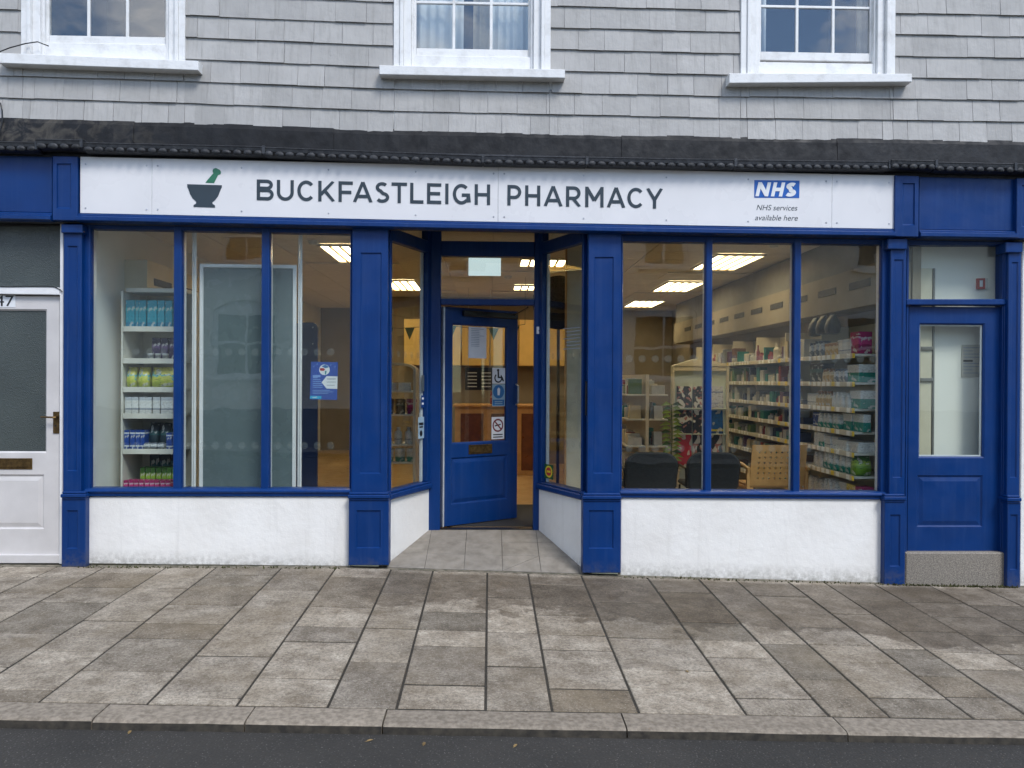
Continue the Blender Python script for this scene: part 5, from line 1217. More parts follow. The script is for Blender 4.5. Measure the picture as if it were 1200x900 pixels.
# ---- framed grey board hung on poles behind the left shop window
BYD = .21
fb = thing('hanging_board', 'large grey green board in a white frame behind the left shop window', 'display board', (at(290, 570, BYD)[0], BYD, .65))
c = rc(233.5, (309, 310.5), 347, 579, BYD); rings(MB(), [(c, BYD), (ins(c, .004), BYD-.006), (ins(c, .03), BYD-.006), (ins(c, .034), BYD+.002)], BYD+.018, False).build('frame', white_p, fb)
MB().prism(ins(c, .033), BYD+.006, BYD+.012).build('board', mat('grey_green_board', lin(100, 114, 117), lin(95, 108, 111), 2, .25, 0, 60, 0, .5), fb)
for px, tx_ in ((228.5, 'slim aluminium pole left of the hanging board'), (352.5, 'slim aluminium pole right of the hanging board')):
    x = at(px, 430, BYD)[0]; p_ = MB(); p_.lathe([(.030, .646), (.030, .655), (.0115, .66), (.0115, CZ-.02), (.03, CZ-.012), (.03, CZ-.002)], x, BYD+.0, 12); p_.cbox(x-.024, x-.013, BYD-.012, BYD+.012, .66, CZ-.02, .002)
    tag(p_.build('support_pole', white_p, None, False), tx_, 'pole', 'poles of the hanging board')
# smoke detectors
for x, y, tx_ in ((-1.9, 1.45, 'round smoke detector on the ceiling behind the left window'), (.25, 4.1, 'round smoke detector on the ceiling seen through the fanlight'), (3.05, 1.35, 'round smoke detector on the ceiling behind the right window')):
    tag(MB().lathe([(.055, CZ-.001), (.055, CZ-.02), (.04, CZ-.045), (.02, CZ-.05)], x, y, 16).build('smoke_detector', shelf_w), tx_, 'smoke detector')
# navy banner board and dark chair in the left shop window
def rrect(x0, x1, z0, z1, r, n=5):
    P = []
    for cx, cz, a0 in ((x1-r, z1-r, 0), (x0+r, z1-r, 90)): P += [(cx+r*math.cos(math.radians(a0+90*k/n)), cz+r*math.sin(math.radians(a0+90*k/n))) for k in range(n+1)]
    return P+[(x0, z0), (x1, z0)]
nb = thing('banner_stand', 'dark navy upright board standing behind the right pole of the left window', 'stand', (-1.85, 1.15, FZ))
xn0, xn1 = at(322, 450, 1.15)[0], at(372, 450, 1.15)[0]
MB().prism(rrect(xn0, xn1, FZ+.02, at(372, 378, 1.15)[1], .06), 1.15, 1.19).build('board', mat('navy_board', lin(24, 44, 84), lin(30, 52, 96), 3, .4), nb); MB().cbox(xn0+.05, xn1-.05, 1.05, 1.3, FZ, FZ+.02, .005).build('foot', black_pl, nb)
for q in (.05, .22): flat_ = MB().prism(disc(xn1-.05, at(372, 378, 1.15)[1]-q, .008, 8), 1.147, 1.1495).build('rivet', steel, nb)
# ---- chairs
def chair_parts(t, s=1.0):
    """visitor chair seen from behind: padded back in a tubular frame, seat, four legs; local origin on the floor, back towards -y"""
    bp = rrect(-.27, .27, 0, .40, .15, 8); bp = bp[:-2]+[(-.25, .03), (-.22, 0), (.22, 0), (.25, .03)]
    m = MB(); n = len(bp); tilt = lambda z: -.10*(z)
    v = [(x, -.26+tilt(z)-.02-.03*(1-(x/.27)**2)*0, .40+z) for x, z in bp]+[(x, -.26+tilt(z)+.03, .40+z) for x, z in bp]; cx, cz = 0, .2
    v += [(x*.93, -.26+tilt(z)-.034, .40+.2+(z-.2)*.93) for x, z in bp]
    f = [tuple(range(2*n, 3*n)), tuple(range(n, 2*n))]+[(i, (i+1) % n, n+(i+1) % n, n+i) for i in range(n)]+[(i, (i+1) % n, 2*n+(i+1) % n, 2*n+i) for i in range(n)]
    m.add(v, f); m.build('backrest', black_f, t)
    m = MB(); m.cbox(-.25, .25, -.22, .24, .40, .455, .018); m.build('seat', black_f, t)
    for sx in (-1, 1):
        for sy in (-1, 1): MB().tube([(sx*.235, sy*.2, .395), (sx*.25, sy*.24, 0)], .011, 8).build('leg', black_pl, t)
        MB().tube([(sx*.262, -.22, .43), (sx*.27, -.25, .62), (sx*.27, .05, .63), (sx*.262, .16, .60)], .013, 8).build('arm', black_pl, t)
    m = MB(); m.tube([(-.262, -.22, .42), (.262, -.22, .42)], .011, 8); m.build('crossbar', black_pl, t)
def copy_tree(o, loc, rz, label):
    r = o.copy(); COL.objects.link(r); r.location = loc; r.rotation_euler = (0, 0, rz); r['label'] = label; r['_w'] = tuple(loc)
    for c_ in o.children:
        d = c_.copy(); COL.objects.link(d); d.parent = r
    return r
def chair_at(px, py_top, Y):
    x, z = at(px, py_top, Y); return x, z
ch0 = empty('waiting_chair'); tag(ch0, 'left black chair with its back to the right shop window', 'chair', 'black waiting chairs'); chair_parts(ch0)
x1_, zt_ = at(763, 530, .83); ch0.location = (x1_, 1.12, FZ); ch0.rotation_euler = (0, 0, .02); ch0.scale = (1, 1, (zt_-FZ)/.80)
x2_, _ = at(838, 531, .83); c2_ = copy_tree(ch0, (x2_, 1.14, FZ), -.03, 'right black chair with its back to the right shop window')
# perforated plywood armchair
def ply_chair():
    t = thing('plywood_armchair', 'pale plywood armchair with rows of round holes in its back', 'chair', (0, 0, 0)); 
    x0, zt = at(880, 521, .95); x1, _ = at(944, 521, .95); W = x1-x0; xc = (x0+x1)/2
    zb = .62; Hh = zt-zb; nx, nz = 8, 6; mb = MB(); mg = .05
    cw, chh = (W-2*mg)/nx, (Hh-.10)/nz; r = min(cw, chh)*.21
    put = lambda x, z, y: (xc+x, .95+y+(z)*.16*0+(.0), zb+z)
    def face_quad(a, b, c_, d):
        mb.add([put(a, c_, 0), put(b, c_, 0), put(b, d, 0), put(a, d, 0)], [(0, 1, 2, 3)]); mb.add([put(a, c_, .018), put(b, c_, .018), put(b, d, .018), put(a, d, .018)], [(0, 1, 2, 3)])
    h = W/2
    face_quad(-h, h, 0, .05); face_quad(-h, h, Hh-.05, Hh); face_quad(-h, -h+mg, .05, Hh-.05); face_quad(h-mg, h, .05, Hh-.05)
    for i in range(nx):
        for j in range(nz):
            a, b, c_, d = -h+mg+cw*i, -h+mg+cw*(i+1), .05+chh*j, .05+chh*(j+1); mx, mz = (a+b)/2, (c_+d)/2
            sq = [(b, mz), (b, d), (mx, d), (a, d), (a, mz), (a, c_), (mx, c_), (b, c_)]; oc = [(mx+r*math.cos(math.pi/4*k), mz+r*math.sin(math.pi/4*k)) for k in range(8)]
            v = [put(x, z, y) for y in (0, .018) for x, z in sq+oc]; f = []
            for k in range(8): k2 = (k+1) % 8; f += [(k, k2, 8+k2, 8+k), (16+k, 16+k2, 24+k2, 24+k), (8+k, 8+k2, 24+k2, 24+k)]
            mb.add(v, f)
    for e in ((-h, -h, 0, Hh), (h, h, 0, Hh)): mb.add([put(e[0], 0, 0), put(e[0], Hh, 0), put(e[0], Hh, .018), put(e[0], 0, .018)], [(0, 1, 2, 3)])
    mb.add([put(-h, Hh, 0), put(h, Hh, 0), put(h, Hh, .018), put(-h, Hh, .018)], [(0, 1, 2, 3)])
    sh = lambda x, y, z: (x, y-(z-zb)*.22+.04, z); mb.map(sh); mb.build('perforated_back', birch, t)
    MB().cbox(xc-h+.01, xc+h-.01, 1.0, 1.48, .60, .62, .004).build('seat', birch, t)
    for s in (-1, 1):
        MB().tube([(xc+s*(h+.025), .93, .80), (xc+s*(h+.03), 1.15, .83), (xc+s*(h+.03), 1.42, .82)], .018, 8).build('armrest', birch, t)
        for y in (.98, 1.42): MB().cbox(xc+s*(h+.02)-.016, xc+s*(h+.02)+.016, y-.018, y+.018, FZ, .80 if y > 1.2 else .79, .004).build('leg', birch, t)
        MB().cbox(xc+s*(h-.02)-.03, xc+s*(h-.02)+.025, 1.0, 1.4, .57, .599, .003).build('side_rail', birch, t)
ply_chair()
# ---- leaflet display with low gabled top
LDY = 3.45
ld = thing('leaflet_display', 'pale leaflet stand with gabled top behind the black chairs', 'display stand', (at(820, 500, LDY)[0], LDY, FZ))
Q = lambda px, py: at(px, py, LDY)
xa, xb = Q(787, 450)[0], Q(854, 450)[0]; zT = Q(820, 421)[1]; zS = Q(790, 429)[1]; dsp = mat('display_green', lin(214, 224, 208), lin(204, 214, 198), 3, .4)
MB().prism([(xa, FZ), (xb, FZ), (xb, zS), (xb-.05, zS+.02), ((xa+xb)/2+.1, zT), ((xa+xb)/2-.1, zT), (xa+.05, zS+.02), (xa, zS)], LDY+.03, LDY+.05).build('back_panel', dsp, ld)
for s in (xa, xb-.035): MB().cbox(s, s+.035, LDY-.03, LDY+.0295, FZ, zS, .006).build('side_post', cream, ld)
MB().prism([(xa+.001, zS+.0005), (xb-.001, zS+.0005), (xb-.05, zS+.02), ((xa+xb)/2+.1, zT), ((xa+xb)/2-.1, zT), (xa+.05, zS+.02)], LDY-.03, LDY+.029).build('gable', cream, ld)
MB().cbox(xa+.036, xb-.036, LDY-.02, LDY+.029, Q(800, 433)[1]-.02, zS-.001, .004).build('header_strip', cream, ld)
rowsz = [(478, 451), (508, 479), (546, 508)]
blk_ = m_blob('print_dark', lin(38, 42, 52), lin(214, 212, 206), 2.4, .56, lin(176, 120, 110)); redp = m_blob('print_red', lin(196, 44, 60), lin(216, 206, 200), 2.2, .55); blup = m_band('print_blue', [(0, lin(20, 72, 130)), (.10, lin(214, 196, 60)), (.18, lin(24, 92, 160))]); wtp = m_band('print_form', [(0, lin(196, 200, 214)), (.2, lin(150, 160, 190)), (.24, lin(206, 210, 222)), (.7, lin(120, 130, 170)), (.76, lin(206, 210, 222))])
names = [['dark', 'dark', 'pale form'], ['dark', 'dark', 'blue'], ['red', 'dark patterned', 'dark']]; mm = {'dark': blk_, 'pale form': wtp, 'blue': blup, 'red': redp, 'dark patterned': blk_}
for r, (pb_, pt_) in enumerate(rowsz):
    zb0 = Q(800, pb_)[1]; zt_0 = Q(800, pt_)[1]
    MB().cbox(xa+.036, xb-.036, LDY-.028, LDY+.0295, zb0-.015, zb0, .003).build('leaflet_tray', dsp, ld)
    for c_, (pl, pr) in enumerate(((793, 810.5), (812, 829), (831.5, 847))):
        x0, x1 = Q(pl, 500)[0], Q(pr, 500)[0]; hh = zt_0-zb0-.02; lv = MB().box(-(x1-x0)/2, (x1-x0)/2, 0, .004, 0, hh); lv.map(lambda x, y, z: (x, y+z*.12, z))
        o = lv.build('leaflet', mm[names[r][c_]], None, loc=((x0+x1)/2, LDY-.025, zb0+.002)); tag(o, f'{names[r][c_]} leaflet in the {("top", "middle", "bottom")[r]} row, {("left", "centre", "right")[c_]} column, of the gabled stand', 'leaflet', 'leaflets in the gabled stand')
# trailing green plant beside it
pl_ = thing('trailing_plant', 'striped green trailing plant beside the gabled leaflet stand', 'plant', (at(787, 530, 3.2)[0], 3.2, FZ)); gx = at(787, 500, 3.2)[0]; zlo, zhi = .66, at(787, 474, 3.2)[1]
g1 = m_leaf('leaf_lime', lin(170, 200, 84)); g2 = m_leaf('leaf_green', lin(70, 110, 52))
MB().tube([(gx, 3.2, zlo-.05), (gx+.01, 3.2, (zlo+zhi)/2), (gx, 3.2, zhi)], .006, 6).build('stem', g2, pl_)
for k in range(15):
    z = zlo+(zhi-zlo)*k/14
    for s in (-1, 1):
        a = random.uniform(-.4, .4); Lf = random.uniform(.12, .17); v = [(gx, 3.195, z), (gx+s*Lf*.5, 3.18+a*.03, z+.04), (gx+s*Lf, 3.19+a*.05, z-.02), (gx+s*Lf*.5, 3.185+a*.03, z-.012), (gx+s*Lf*.5, 3.19+a*.03, z+.01)]
        mesh('leaf', v, [(0, 1, 4), (1, 2, 4), (0, 4, 3), (4, 2, 3)], g1 if (k+s) % 3 else g2, pl_)
MB().lathe([(.09, FZ), (.11, FZ+.3), (.12, FZ+.32), (.10, FZ+.32)], gx, 3.2, 14).build('pot', cream, pl_)
# island gondola behind, left of the stand
IX0, IX1 = 1.78, 2.32
isl = thing('island_shelving', 'cream island shelving with mixed packs left of the gabled stand', 'shelving', (2.05, 4, FZ))
MB().box(2.03, 2.07, 3.1, 5.4, FZ, 1.78).build('spine', cream, isl); MB().cbox(IX0, IX1, 5.4, 5.42, FZ, 1.78, .003).build('end_panel', cream, isl)
for z in (.5, .85, 1.2, 1.52):
    MB().cbox(IX0, 2.029, 3.1, 5.399, z-.02, z, .003).build('shelf', shelf_w, isl); MB().cbox(2.071, IX1, 3.1, 5.399, z-.02, z, .003).build('shelf', shelf_w, isl)
cells = []
for z in (.5, .85, 1.2, 1.52):
    for sx in (-1, 1):
        y = 3.14
        while y < 5.3:
            w = random.uniform(.07, .15); d = random.uniform(.1, .18); cells.append((2.05+sx*.15, y+w/2, z+.001, d, w*.92, random.uniform(.1, .22))); y += w
stuff_packs('shelf_stock', 'mixed packs on both sides of the island shelving', cells, plain)
# ---- arched display seen through the left splayed window
AY = 2.1; ad = thing('arched_display', 'cream arched display case seen through the left splayed porch window', 'display stand', (-1.05, AY, FZ)); ax0, ax1 = at(447, 480, AY)[0], at(489, 480, AY)[0]
n = 10; cxm, rr = (ax0+ax1)/2, (ax1-ax0)/2; zA = at(470, 434, AY)[1]; o_ = [(cxm+rr*math.cos(math.pi*k/n), zA+rr*.42*math.sin(math.pi*k/n)) for k in range(n+1)]; i_ = [(cxm+(rr-.03)*math.cos(math.pi*k/n), zA+(rr*.42-.03)*math.sin(math.pi*k/n)) for k in range(n+1)]
for k in range(n): MB().prism([o_[k], o_[k+1], i_[k+1], i_[k]], AY-.2, AY+.2).build('arch_segment', cream, ad)
for a_ in (ax0, ax1-.03): MB().cbox(a_, a_+.03, AY-.2, AY+.2, FZ, zA-.0005, .004).build('side_post', cream, ad)
azs = [at(470, py, AY)[1] for py in (457.5, 484.5, 519, 539.5)]
for z in azs: MB().cbox(ax0+.031, ax1-.031, AY-.2, AY+.2, z-.02, z, .003).build('shelf', shelf_w, ad)
for k, (m, d_) in enumerate(((p_purp, 'purple'), (p_dark, 'dark teal'), (p_mag, 'pink'))): pack('tub', .12, .12, .17, m, (ax0+.10+k*.13, AY-.11, azs[1]+.001), f'{d_} tub in the arched display case', 'tubs in the arched display')
for k in range(2): pack('carton', .14, .1, .09, p_white2, (ax0+.12+k*.16, AY-.1, azs[0]+.001), ('left', 'right')[k]+' white carton on the upper shelf of the arched display case', 'white cartons in the arched display')
for k in range(3): pack('bottle', .09, .09, .19, p_white, (ax0+.09+k*.12, AY-.11, azs[2]+.001), ('left', 'middle', 'right')[k]+' white bottle on the third shelf of the arched display case', 'white bottles in the arched display')
for k in range(3): pack('tub', .12, .12, .15, p_teal2, (ax0+.10+k*.13, AY-.11, azs[3]+.001), ('left', 'middle', 'right')[k]+' white and teal tub on the lowest shelf of the arched display case', 'low tubs in the arched display')
# ---- service counter and back fittings seen through the door
ct = thing('service_counter', 'pale counter with brown panelled front at the back of the shop', 'counter', (0, 5.2, FZ))
cx0, cx1 = at(533, 500, 5.2)[0], at(640, 500, 5.2)[0]; zc = at(560, 474, 5.2)[1]
MB().cbox(cx0, cx1, 5.2, 5.75, FZ, zc-.04, .005).build('carcass', birch, ct); MB().cbox(cx0-.03, cx1+.03, 5.14, 5.8, zc-.0395, zc, .008).build('worktop', birch, ct)
pw = (cx1-cx0)/3
for k in range(3): MB().cbox(cx0+pw*k+.09, cx0+pw*(k+1)-.03, 5.185, 5.1995, FZ+.08, zc-.14, .004).build('front_panel', brownwood, ct)
cb = thing('wall_cupboard', 'row of pale yellow cupboards on the wall behind the counter', 'cupboard', (0, 6.6, FZ)); cy_ = mat('cupboard_yellow', lin(226, 190, 112), lin(216, 180, 102), 3, .45)
MB().box(-2.0, 2.0, 6.9, 6.95, FZ, CZ-.01).build('screen_wall', wall_in, cb)
for k in range(6): MB().cbox(-1.5+k*.5+.008, -1.0+k*.5-.008, 6.55, 6.899, 1.95, 2.75, .006).build('cupboard_door', cy_, cb)
bd = thing('price_board', 'black letter board with white lines hanging over the counter', 'board', (0, 5.5, 1.7)); bx_, bz_ = at(545, 457, 5.5); bx2, bz2 = at(578, 431, 5.5)
MB().cbox(bx_, bx2, 5.5, 5.53, bz_, bz2, .006).build('board', black_pl, bd)
for k in range(5):
    for j in range(2): MB().box(bx_+.04+j*(bx2-bx_)*.5, bx_+(bx2-bx_)*(.42+.5*j), 5.496, 5.4995, bz2-.09-k*.055, bz2-.075-k*.055).build('text_line', paper, bd)
for s in (bx_+.05, bx2-.05): MB().tube([(s, 5.515, bz2-.002), (s, 5.515, CZ-.012)], .004, 6).build('hanger', steel, bd)
# items on the counter
for k, (m, x_) in enumerate(((p_red, .35), (p_white2, .47), (p_dark, .58))): pack('carton', .09, .08, .20, m, (at(585, 470, 5.4)[0]+k*.11-.1, 5.4, zc+.001), ('red', 'white', 'dark')[k]+' carton standing on the service counter', 'cartons on the counter')
# bunting
bn = thing('bunting', 'string of dark green pennants across the shop behind the door', 'bunting', (0, 4.2, 2.7)); bpts = [(-1.9+.30*k, 4.2, 2.50-.07*math.sin(math.pi*((k % 4)/4))) for k in range(9)]
MB().tube(bpts, .004, 5).build('cord', ink, bn); pg = mat('pennant_green', lin(30, 62, 56), lin(40, 80, 70), 6, .8)
for k in range(8):
    a_, b_ = bpts[k], bpts[k+1]; mx_ = (a_[0]+b_[0])/2; mz = (a_[2]+b_[2])/2-.005; MB().prism([(mx_-.07, mz), (mx_+.07, mz), (mx_, mz-.17)], 4.19, 4.193).build('pennant', pg, bn)
for e in (bpts[0], bpts[-1]): MB().tube([e, (e[0], e[1], CZ-.001)], .003, 5).build('tie', ink, bn)
# hanging pale sign under the ceiling behind the fanlight
hs = thing('hanging_sign', 'pale translucent square sign hanging from the ceiling behind the fanlight', 'sign', (0, 2.5, 2.9)); hx0_, hz0_ = at(549, 323, 2.5); hx1_, hz1_ = at(587, 302.5, 2.5)
MB().cbox(hx0_, hx1_, 2.5, 2.515, hz0_, hz1_, .003).build('panel', m_emit('acrylic_added_glow', (.72, .9, .95), .42), hs); MB().cbox(hx0_-.02, hx1_+.02, 2.49, 2.525, hz1_+.0005, hz1_+.02, .004).build('rail', alu, hs)  # panel emission added to brighten the sign
for s in (hx0_+.05, hx1_-.05): MB().tube([(s, 2.507, hz1_+.02), (s, 2.507, CZ+.001)], .003, 5).build('hanger', steel, hs)
# pedestal fan and partition by the right splayed window
fx_, fz_ = at(655, 355, 2.0); fa = thing('pedestal_fan', 'black round pedestal fan seen through the right splayed porch window', 'fan', (fx_, 2.0, FZ))
MB().lathe([(.2, FZ), (.2, FZ+.02), (.03, FZ+.05), (.018, FZ+.06), (.018, fz_-.02)], fx_, 2.05, 14).build('pole', black_pl, fa)
m = MB()
for r in (.06, .12, .18, .24, .30): m.tube([(fx_+r*math.cos(.2618*k), 1.96, fz_+r*math.sin(.2618*k)) for k in range(25)], .004 if r < .3 else .012, 6, cap=False)
for k in range(20): m.tube([(fx_+.03*math.cos(.314*k), 1.955, fz_+.03*math.sin(.314*k)), (fx_+.3*math.cos(.314*k), 1.96, fz_+.3*math.sin(.314*k))], .003, 5)
m.build('guard', black_pl, fa); MB().prism(disc(fx_, fz_, .295, 28), 2.0, 2.006).build('rear_guard', black_pl, fa)
for k in range(4):
    a_ = k*1.5708; pts = [(.04, -.3), (.26, -.5), (.28, .1), (.2, .45), (.04, .3)]; MB().prism([(fx_+r*math.cos(a_+t), fz_+r*math.sin(a_+t)) for r, t in pts], 1.985, 1.992).build('blade', black_pl, fa)
MB().lathe([(.06, -.06), (.07, .0), (.05, .08)], 0, 0, 12).map(lambda a, b, c_: (fx_+a, 2.03+c_, fz_+b)).build('motor', black_pl, fa)
px0_, px1_ = at(664, 450, 1.5)[0], at(700, 450, 1.5)[0]
sc_ = thing('screen_panel', 'cream upright screen panel behind the right splayed porch window', 'screen', ((px0_+px1_)/2, 1.5, FZ)); MB().cbox(px0_, px1_, 1.5, 1.53, FZ+.03, CZ-.02, .004).build('panel', cream, sc_); MB().cbox(px0_-.02, px0_-.0005, 1.49, 1.54, FZ, CZ-.015, .004).build('edge_post', birch, sc_); MB().cbox(px0_, px1_, 1.42, 1.6, FZ, FZ+.0295, .004).build('foot', birch, sc_)
# ---- lobby fittings behind the side door
nt_ = thing('wall_notice', 'pale printed notice on the white lobby wall behind the side door', 'notice', (*at(1139, 440, 0.2020)[:1], 0.2020, 0.1900)); c = rc(1127, 404, 1152, 442, 0.2020); MB().prism(c, 0.2020, 0.2090).build('sheet', mat('buff_paper', lin(196, 190, 178), None, 4, .6), nt_)
for k in range(9): 
    cc = rc(1129, 407+k*3.7, (1149, 1140, 1147)[k % 3], 408+k*3.7+(1.2 if k == 4 else 0), 0.2005); MB().prism(cc, 0.2005, 0.2017).build('text_line', ink if k == 4 else MATS['grey_ink'], nt_)
al = thing('fire_call_point', 'small red framed call point on the lobby wall seen in the side fanlight', 'alarm', (*at(1151, 335, 0.1900)[:1], 0.2020, 2.9)); c = rc(1146, 326, 1154.5, 338.5, 0.1800); rings(MB(), [(c, 0.1800), (ins(c, .016), 0.1800), (ins(c, .018), 0.1860)], 0.20905).build('case', red_ink, al); MB().prism(ins(c, .02), 0.1830, 0.1860).build('plate', paper, al); MB().prism(rc(1154.8, 326, 1158, 338, 0.1850), 0.1850, 0.2090).build('side_box', shelf_w, al)
cupb = thing('meter_cupboard', 'narrow cream cupboard with dark brackets at the left of the side door glass', 'cupboard', (4.05, .5, FZ)); xc0, xc1 = at(1050, 450, .15)[0], at(1092, 450, .15)[0]
MB().cbox(max(xc0, RX+.1), xc1, 0.15, 0.205, FZ, 2.75, .004).build('carcass', cream, cupb); MB().cbox(xc1+.0005, xc1+.02, 0.14, 0.205, FZ, 2.75, .003).build('edge_post', mat('grey_trim', lin(120, 118, 112), None, 4, .5), cupb)
for py in (408, 445): MB().cbox(max(xc0, RX+.1), xc1, 0.13, 0.1495, at(1080, py+2, .13)[1], at(1080, py-2, .13)[1], .003).build('bracket', mat('grey_trim', lin(120, 118, 112)), cupb)

# ================================================================== ACROSS THE STREET (seen in the glass)
OY = -11.5
OP = thing('opposite_house', 'pale rendered house with arched sash windows across the street', 'building', (0, OY, 0)); ow = mat('pale_render', lin(236, 234, 228), lin(226, 224, 218), 2, .8, .3)
OH = 5.9
def arch_poly(cx, z0, z1, w, n=10): return [(cx-w/2, z0), (cx+w/2, z0)]+[(cx+w/2*math.cos(math.pi*k/n), z1+w*.16*math.sin(math.pi*k/n)) for k in range(n+1)]
ocx = [-10.8, -5.8, -.6, 4.2, 9.4]; ww = 1.6
zones = []
wl = MB(); prev = -16
for cxw in ocx:
    wl.box(prev, cxw-ww/2, OY-.3, OY, -1, OH); z0, z1 = 1.75, 3.3
    wl.box(cxw-ww/2, cxw+ww/2, OY-.3, OY, -1, z0)
    top = [(cxw+ww/2*math.cos(math.pi*k/10), z1+ww*.16*math.sin(math.pi*k/10)) for k in range(11)]
    for k in range(10): wl.prism([top[k], (top[k][0], 4.45), (top[k+1][0], 4.45), top[k+1]], OY-.3, OY)
    wl.box(cxw-ww/2, cxw-.55, OY-.3, OY, 4.45, OH); wl.box(cxw+.55, cxw+ww/2, OY-.3, OY, 4.45, OH); wl.box(cxw-.55, cxw+.55, OY-.3, OY, 5.75, OH); prev = cxw+ww/2
wl.box(prev, 16, OY-.3, OY, -1, OH); wl.build('wall', ow, OP)
MB().box(-16, 16, OY+.0005, OY+.04, -1, 1.0).build('plinth', mat('grey_plinth', lin(104, 106, 108), None, 3, .8, .3), OP)
dkroom = mat('dim_room', lin(30, 32, 34), None, 2, .8)
for cxw in ocx:
    for (z0, z1, w_, arched) in ((1.75, 3.3, ww, True), (4.45, 5.75, 1.1, False)):
        P = empty('window', (0, 0, 0), OP); m = MB()
        for s in (-1, 1): m.cbox(cxw+s*(w_/2-.05)-.05, cxw+s*(w_/2-.05)+.05, OY-.16, OY-.06, z0, z1, .004)
        m.cbox(cxw-w_/2+.1, cxw+w_/2-.1, OY-.16, OY-.06, z0, z0+.09, .004); m.cbox(cxw-w_/2+.1, cxw+w_/2-.1, OY-.16, OY-.07, (z0+z1)/2-.03, (z0+z1)/2+.03, .004); m.cbox(cxw-.02, cxw+.02, OY-.15, OY-.08, z0+.09, (z0+z1)/2-.0301, .003); m.cbox(cxw-.02, cxw+.02, OY-.15, OY-.08, (z0+z1)/2+.0301, z1, .003)
        if arched: m.prism([(cxw+w_/2*math.cos(math.pi*k/10), z1+w_*.16*math.sin(math.pi*k/10)) for k in range(11)]+[(cxw-w_/2, z1-.06), (cxw+w_/2, z1-.06)], OY-.15, OY-.07)
        else: m.cbox(cxw-w_/2+.1, cxw+w_/2-.1, OY-.16, OY-.06, z1-.08, z1, .004)
        m.build('frame', white_p, P); MB().box(cxw-w_/2+.09, cxw+w_/2-.09, OY-.122, OY-.118, z0+.08, z1-.05).build('pane', mat('dark_pane', lin(34, 38, 41), None, 2, .06, 0, 60, 0, .35), P)
        MB().cbox(cxw-w_/2-.08, cxw+w_/2+.08, OY-.15, OY+.1, z0-.09, z0-.001, .006).build('sill', white_p, P); MB().box(cxw-w_/2, cxw+w_/2, OY-.29, OY-.285, z0, z1).build('dim_room_panel', dkroom, P)  # dark sheet behind the panes: the room's dimness is put into its colour
MB().add([(-16, OY+.35, OH), (16, OY+.35, OH), (16, OY-3.4, OH+1.5), (-16, OY-3.4, OH+1.5), (16, OY-7, OH), (-16, OY-7, OH), (-16, OY+.35, OH-.12), (16, OY+.35, OH-.12), (16, OY-7, OH-.12), (-16, OY-7, OH-.12)], [(0, 1, 2, 3), (3, 2, 4, 5), (6, 7, 1, 0), (6, 7, 8, 9), (5, 4, 8, 9), (1, 7, 8, 4, 2), (0, 6, 9, 5, 3)]).build('roof', roof_m, OP)
MB().box(-16, 16, OY-7, OY-6.7, -1, OH-.13).build('rear_wall', ow, OP)
# tree behind the opposite house
tr_ = thing('garden_tree', 'dark leafy tree rising behind the house across the street', 'tree', (-7.5, OY-12, 0)); tx0, ty0 = -7.5, OY-12.0
bark = mat('bark', lin(84, 72, 60), lin(60, 52, 44), 12, .9, .6); trunk = MB(); trunk.tube([(tx0, ty0, -.5), (tx0+.1, ty0, 4), (tx0, ty0+.1, 8), (tx0+.2, ty0, 11.5)], [.34, .26, .18, .06], 10)
limbs = []
for k in range(16):
    a_ = random.uniform(0, 6.28); z = random.uniform(4.5, 10); l = random.uniform(1.2, 3.0)*(1-(z-4.5)/9); e = (tx0+l*math.cos(a_), ty0+l*math.sin(a_), z+l*.5); trunk.tube([(tx0+.05, ty0, z), e], [.08, .02], 6); limbs.append(e)
trunk.build('trunk', bark, tr_); cr_m = MB()
for e in limbs+[(tx0+.2, ty0, 11.5)]:
    for k in range(190):
        d = Vector((random.gauss(0, 1), random.gauss(0, 1), random.gauss(0, .8))); d = d.normalized()*random.random()**.5*1.15; c = Vector(e)+d; n_ = Vector((random.gauss(0, 1), random.gauss(0, 1), random.gauss(0, 1))).normalized(); u_v = n_.orthogonal().normalized()*.13; w_v = n_.cross(u_v).normalized()*.07
        cr_m.add([c-u_v, c+w_v, c+u_v, c-w_v], [(0, 1, 2, 3)])
tag(cr_m.build('crown', mat('tree_leaf', lin(58, 82, 40), lin(40, 62, 32), 3, .6), tr_), kind='stuff')

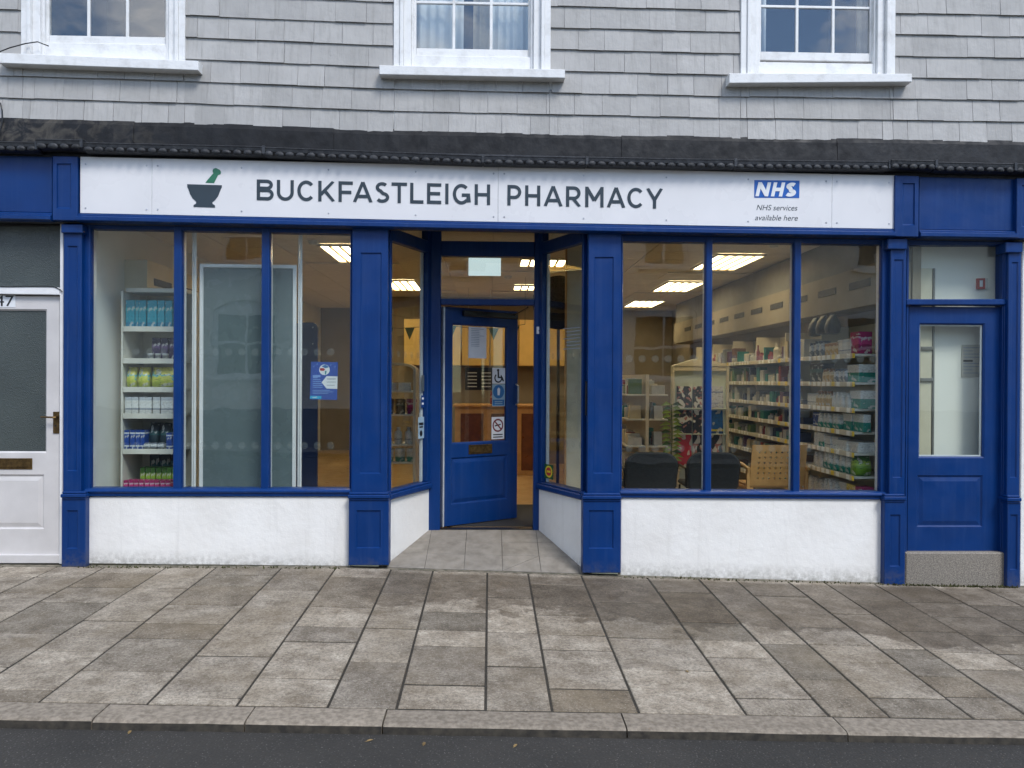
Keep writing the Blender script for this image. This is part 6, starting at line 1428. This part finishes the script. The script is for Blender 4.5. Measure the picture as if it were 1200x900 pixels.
# ================================================================== SMALL GROWTH AND LITTER
moss_m = mat('moss', lin(78, 82, 40), lin(54, 52, 34), 40, .95)
def moss(x0, x1, n, name, label, zoff=0.0):
    mb = MB()
    for k in range(n):
        x = random.uniform(x0, x1); y = -.10+abs(random.gauss(0, .03))*.9-.02; y = min(y, -.03); h = random.uniform(.006, .024); w = random.uniform(.004, .012); z = zpave(x, y)-.004; a = random.uniform(0, 3.1)
        dx, dy = w*math.cos(a), w*math.sin(a); tx_, ty_ = random.uniform(-.008, .008), random.uniform(-.008, .004)
        mb.add([(x-dx, y-dy, z), (x+dx, y+dy, z), (x+dx*.4+tx_, y+dy*.4+ty_, z+h), (x-dx*.4+tx_, y-dy*.4+ty_, z+h)], [(0, 1, 2, 3)])
    tag(mb.build(name, moss_m), label, 'moss', kind='stuff')
moss(3.6, 4.75, 520, 'moss', 'moss and weeds at the foot of the granite doorstep'); moss(1.2, 3.6, 200, 'moss', 'thin moss along the foot of the right stall riser'); moss(-3.6, -1.3, 190, 'moss', 'thin moss along the foot of the left stall riser')
leaf_y = mat('dry_leaf', lin(140, 118, 76), lin(104, 84, 52), 30, .7)
for px, py, tx_ in ((152, 856, 'pale dry leaf on the road by the left kerb joint'), (433, 866, 'dry leaf on the road left of the middle'), (497, 870, 'small yellow leaf on the road near the middle'), (604, 872, 'curled dry leaf on the road right of the middle'), (805, 788, 'scrap of green leaf on the paving right of the middle')):
    if py > 850: x, y = float(on(px, py, (.0244, 0, 1.0), -.125)[0]), float(on(px, py, (.0244, 0, 1.0), -.125)[1]); z = zkerb(x)-.052+.010*abs(y+2.93)*.9+.002
    else: p_ = on(px, py, PN, PD); x, y = float(p_[0]), float(p_[1]); z = zpave(x, y)+.002
    a = random.uniform(0, 3); c_, s_ = math.cos(a), math.sin(a); q = lambda u, v, h: (x+u*c_-v*s_, y+u*s_+v*c_, z+h)
    v = [q(-.018, 0, 0), q(-.007, .008, .004), q(.008, .007, .005), q(.02, 0, .002), q(.008, -.007, .004), q(-.007, -.008, .003), q(0, 0, .0), q(-.028, .002, .003)]
    tag(mesh('fallen_leaf', v, [(0, 1, 6), (1, 2, 6), (2, 3, 6), (3, 4, 6), (4, 5, 6), (5, 0, 6), (7, 0, 6)], leaf_y), tx_, 'leaf')
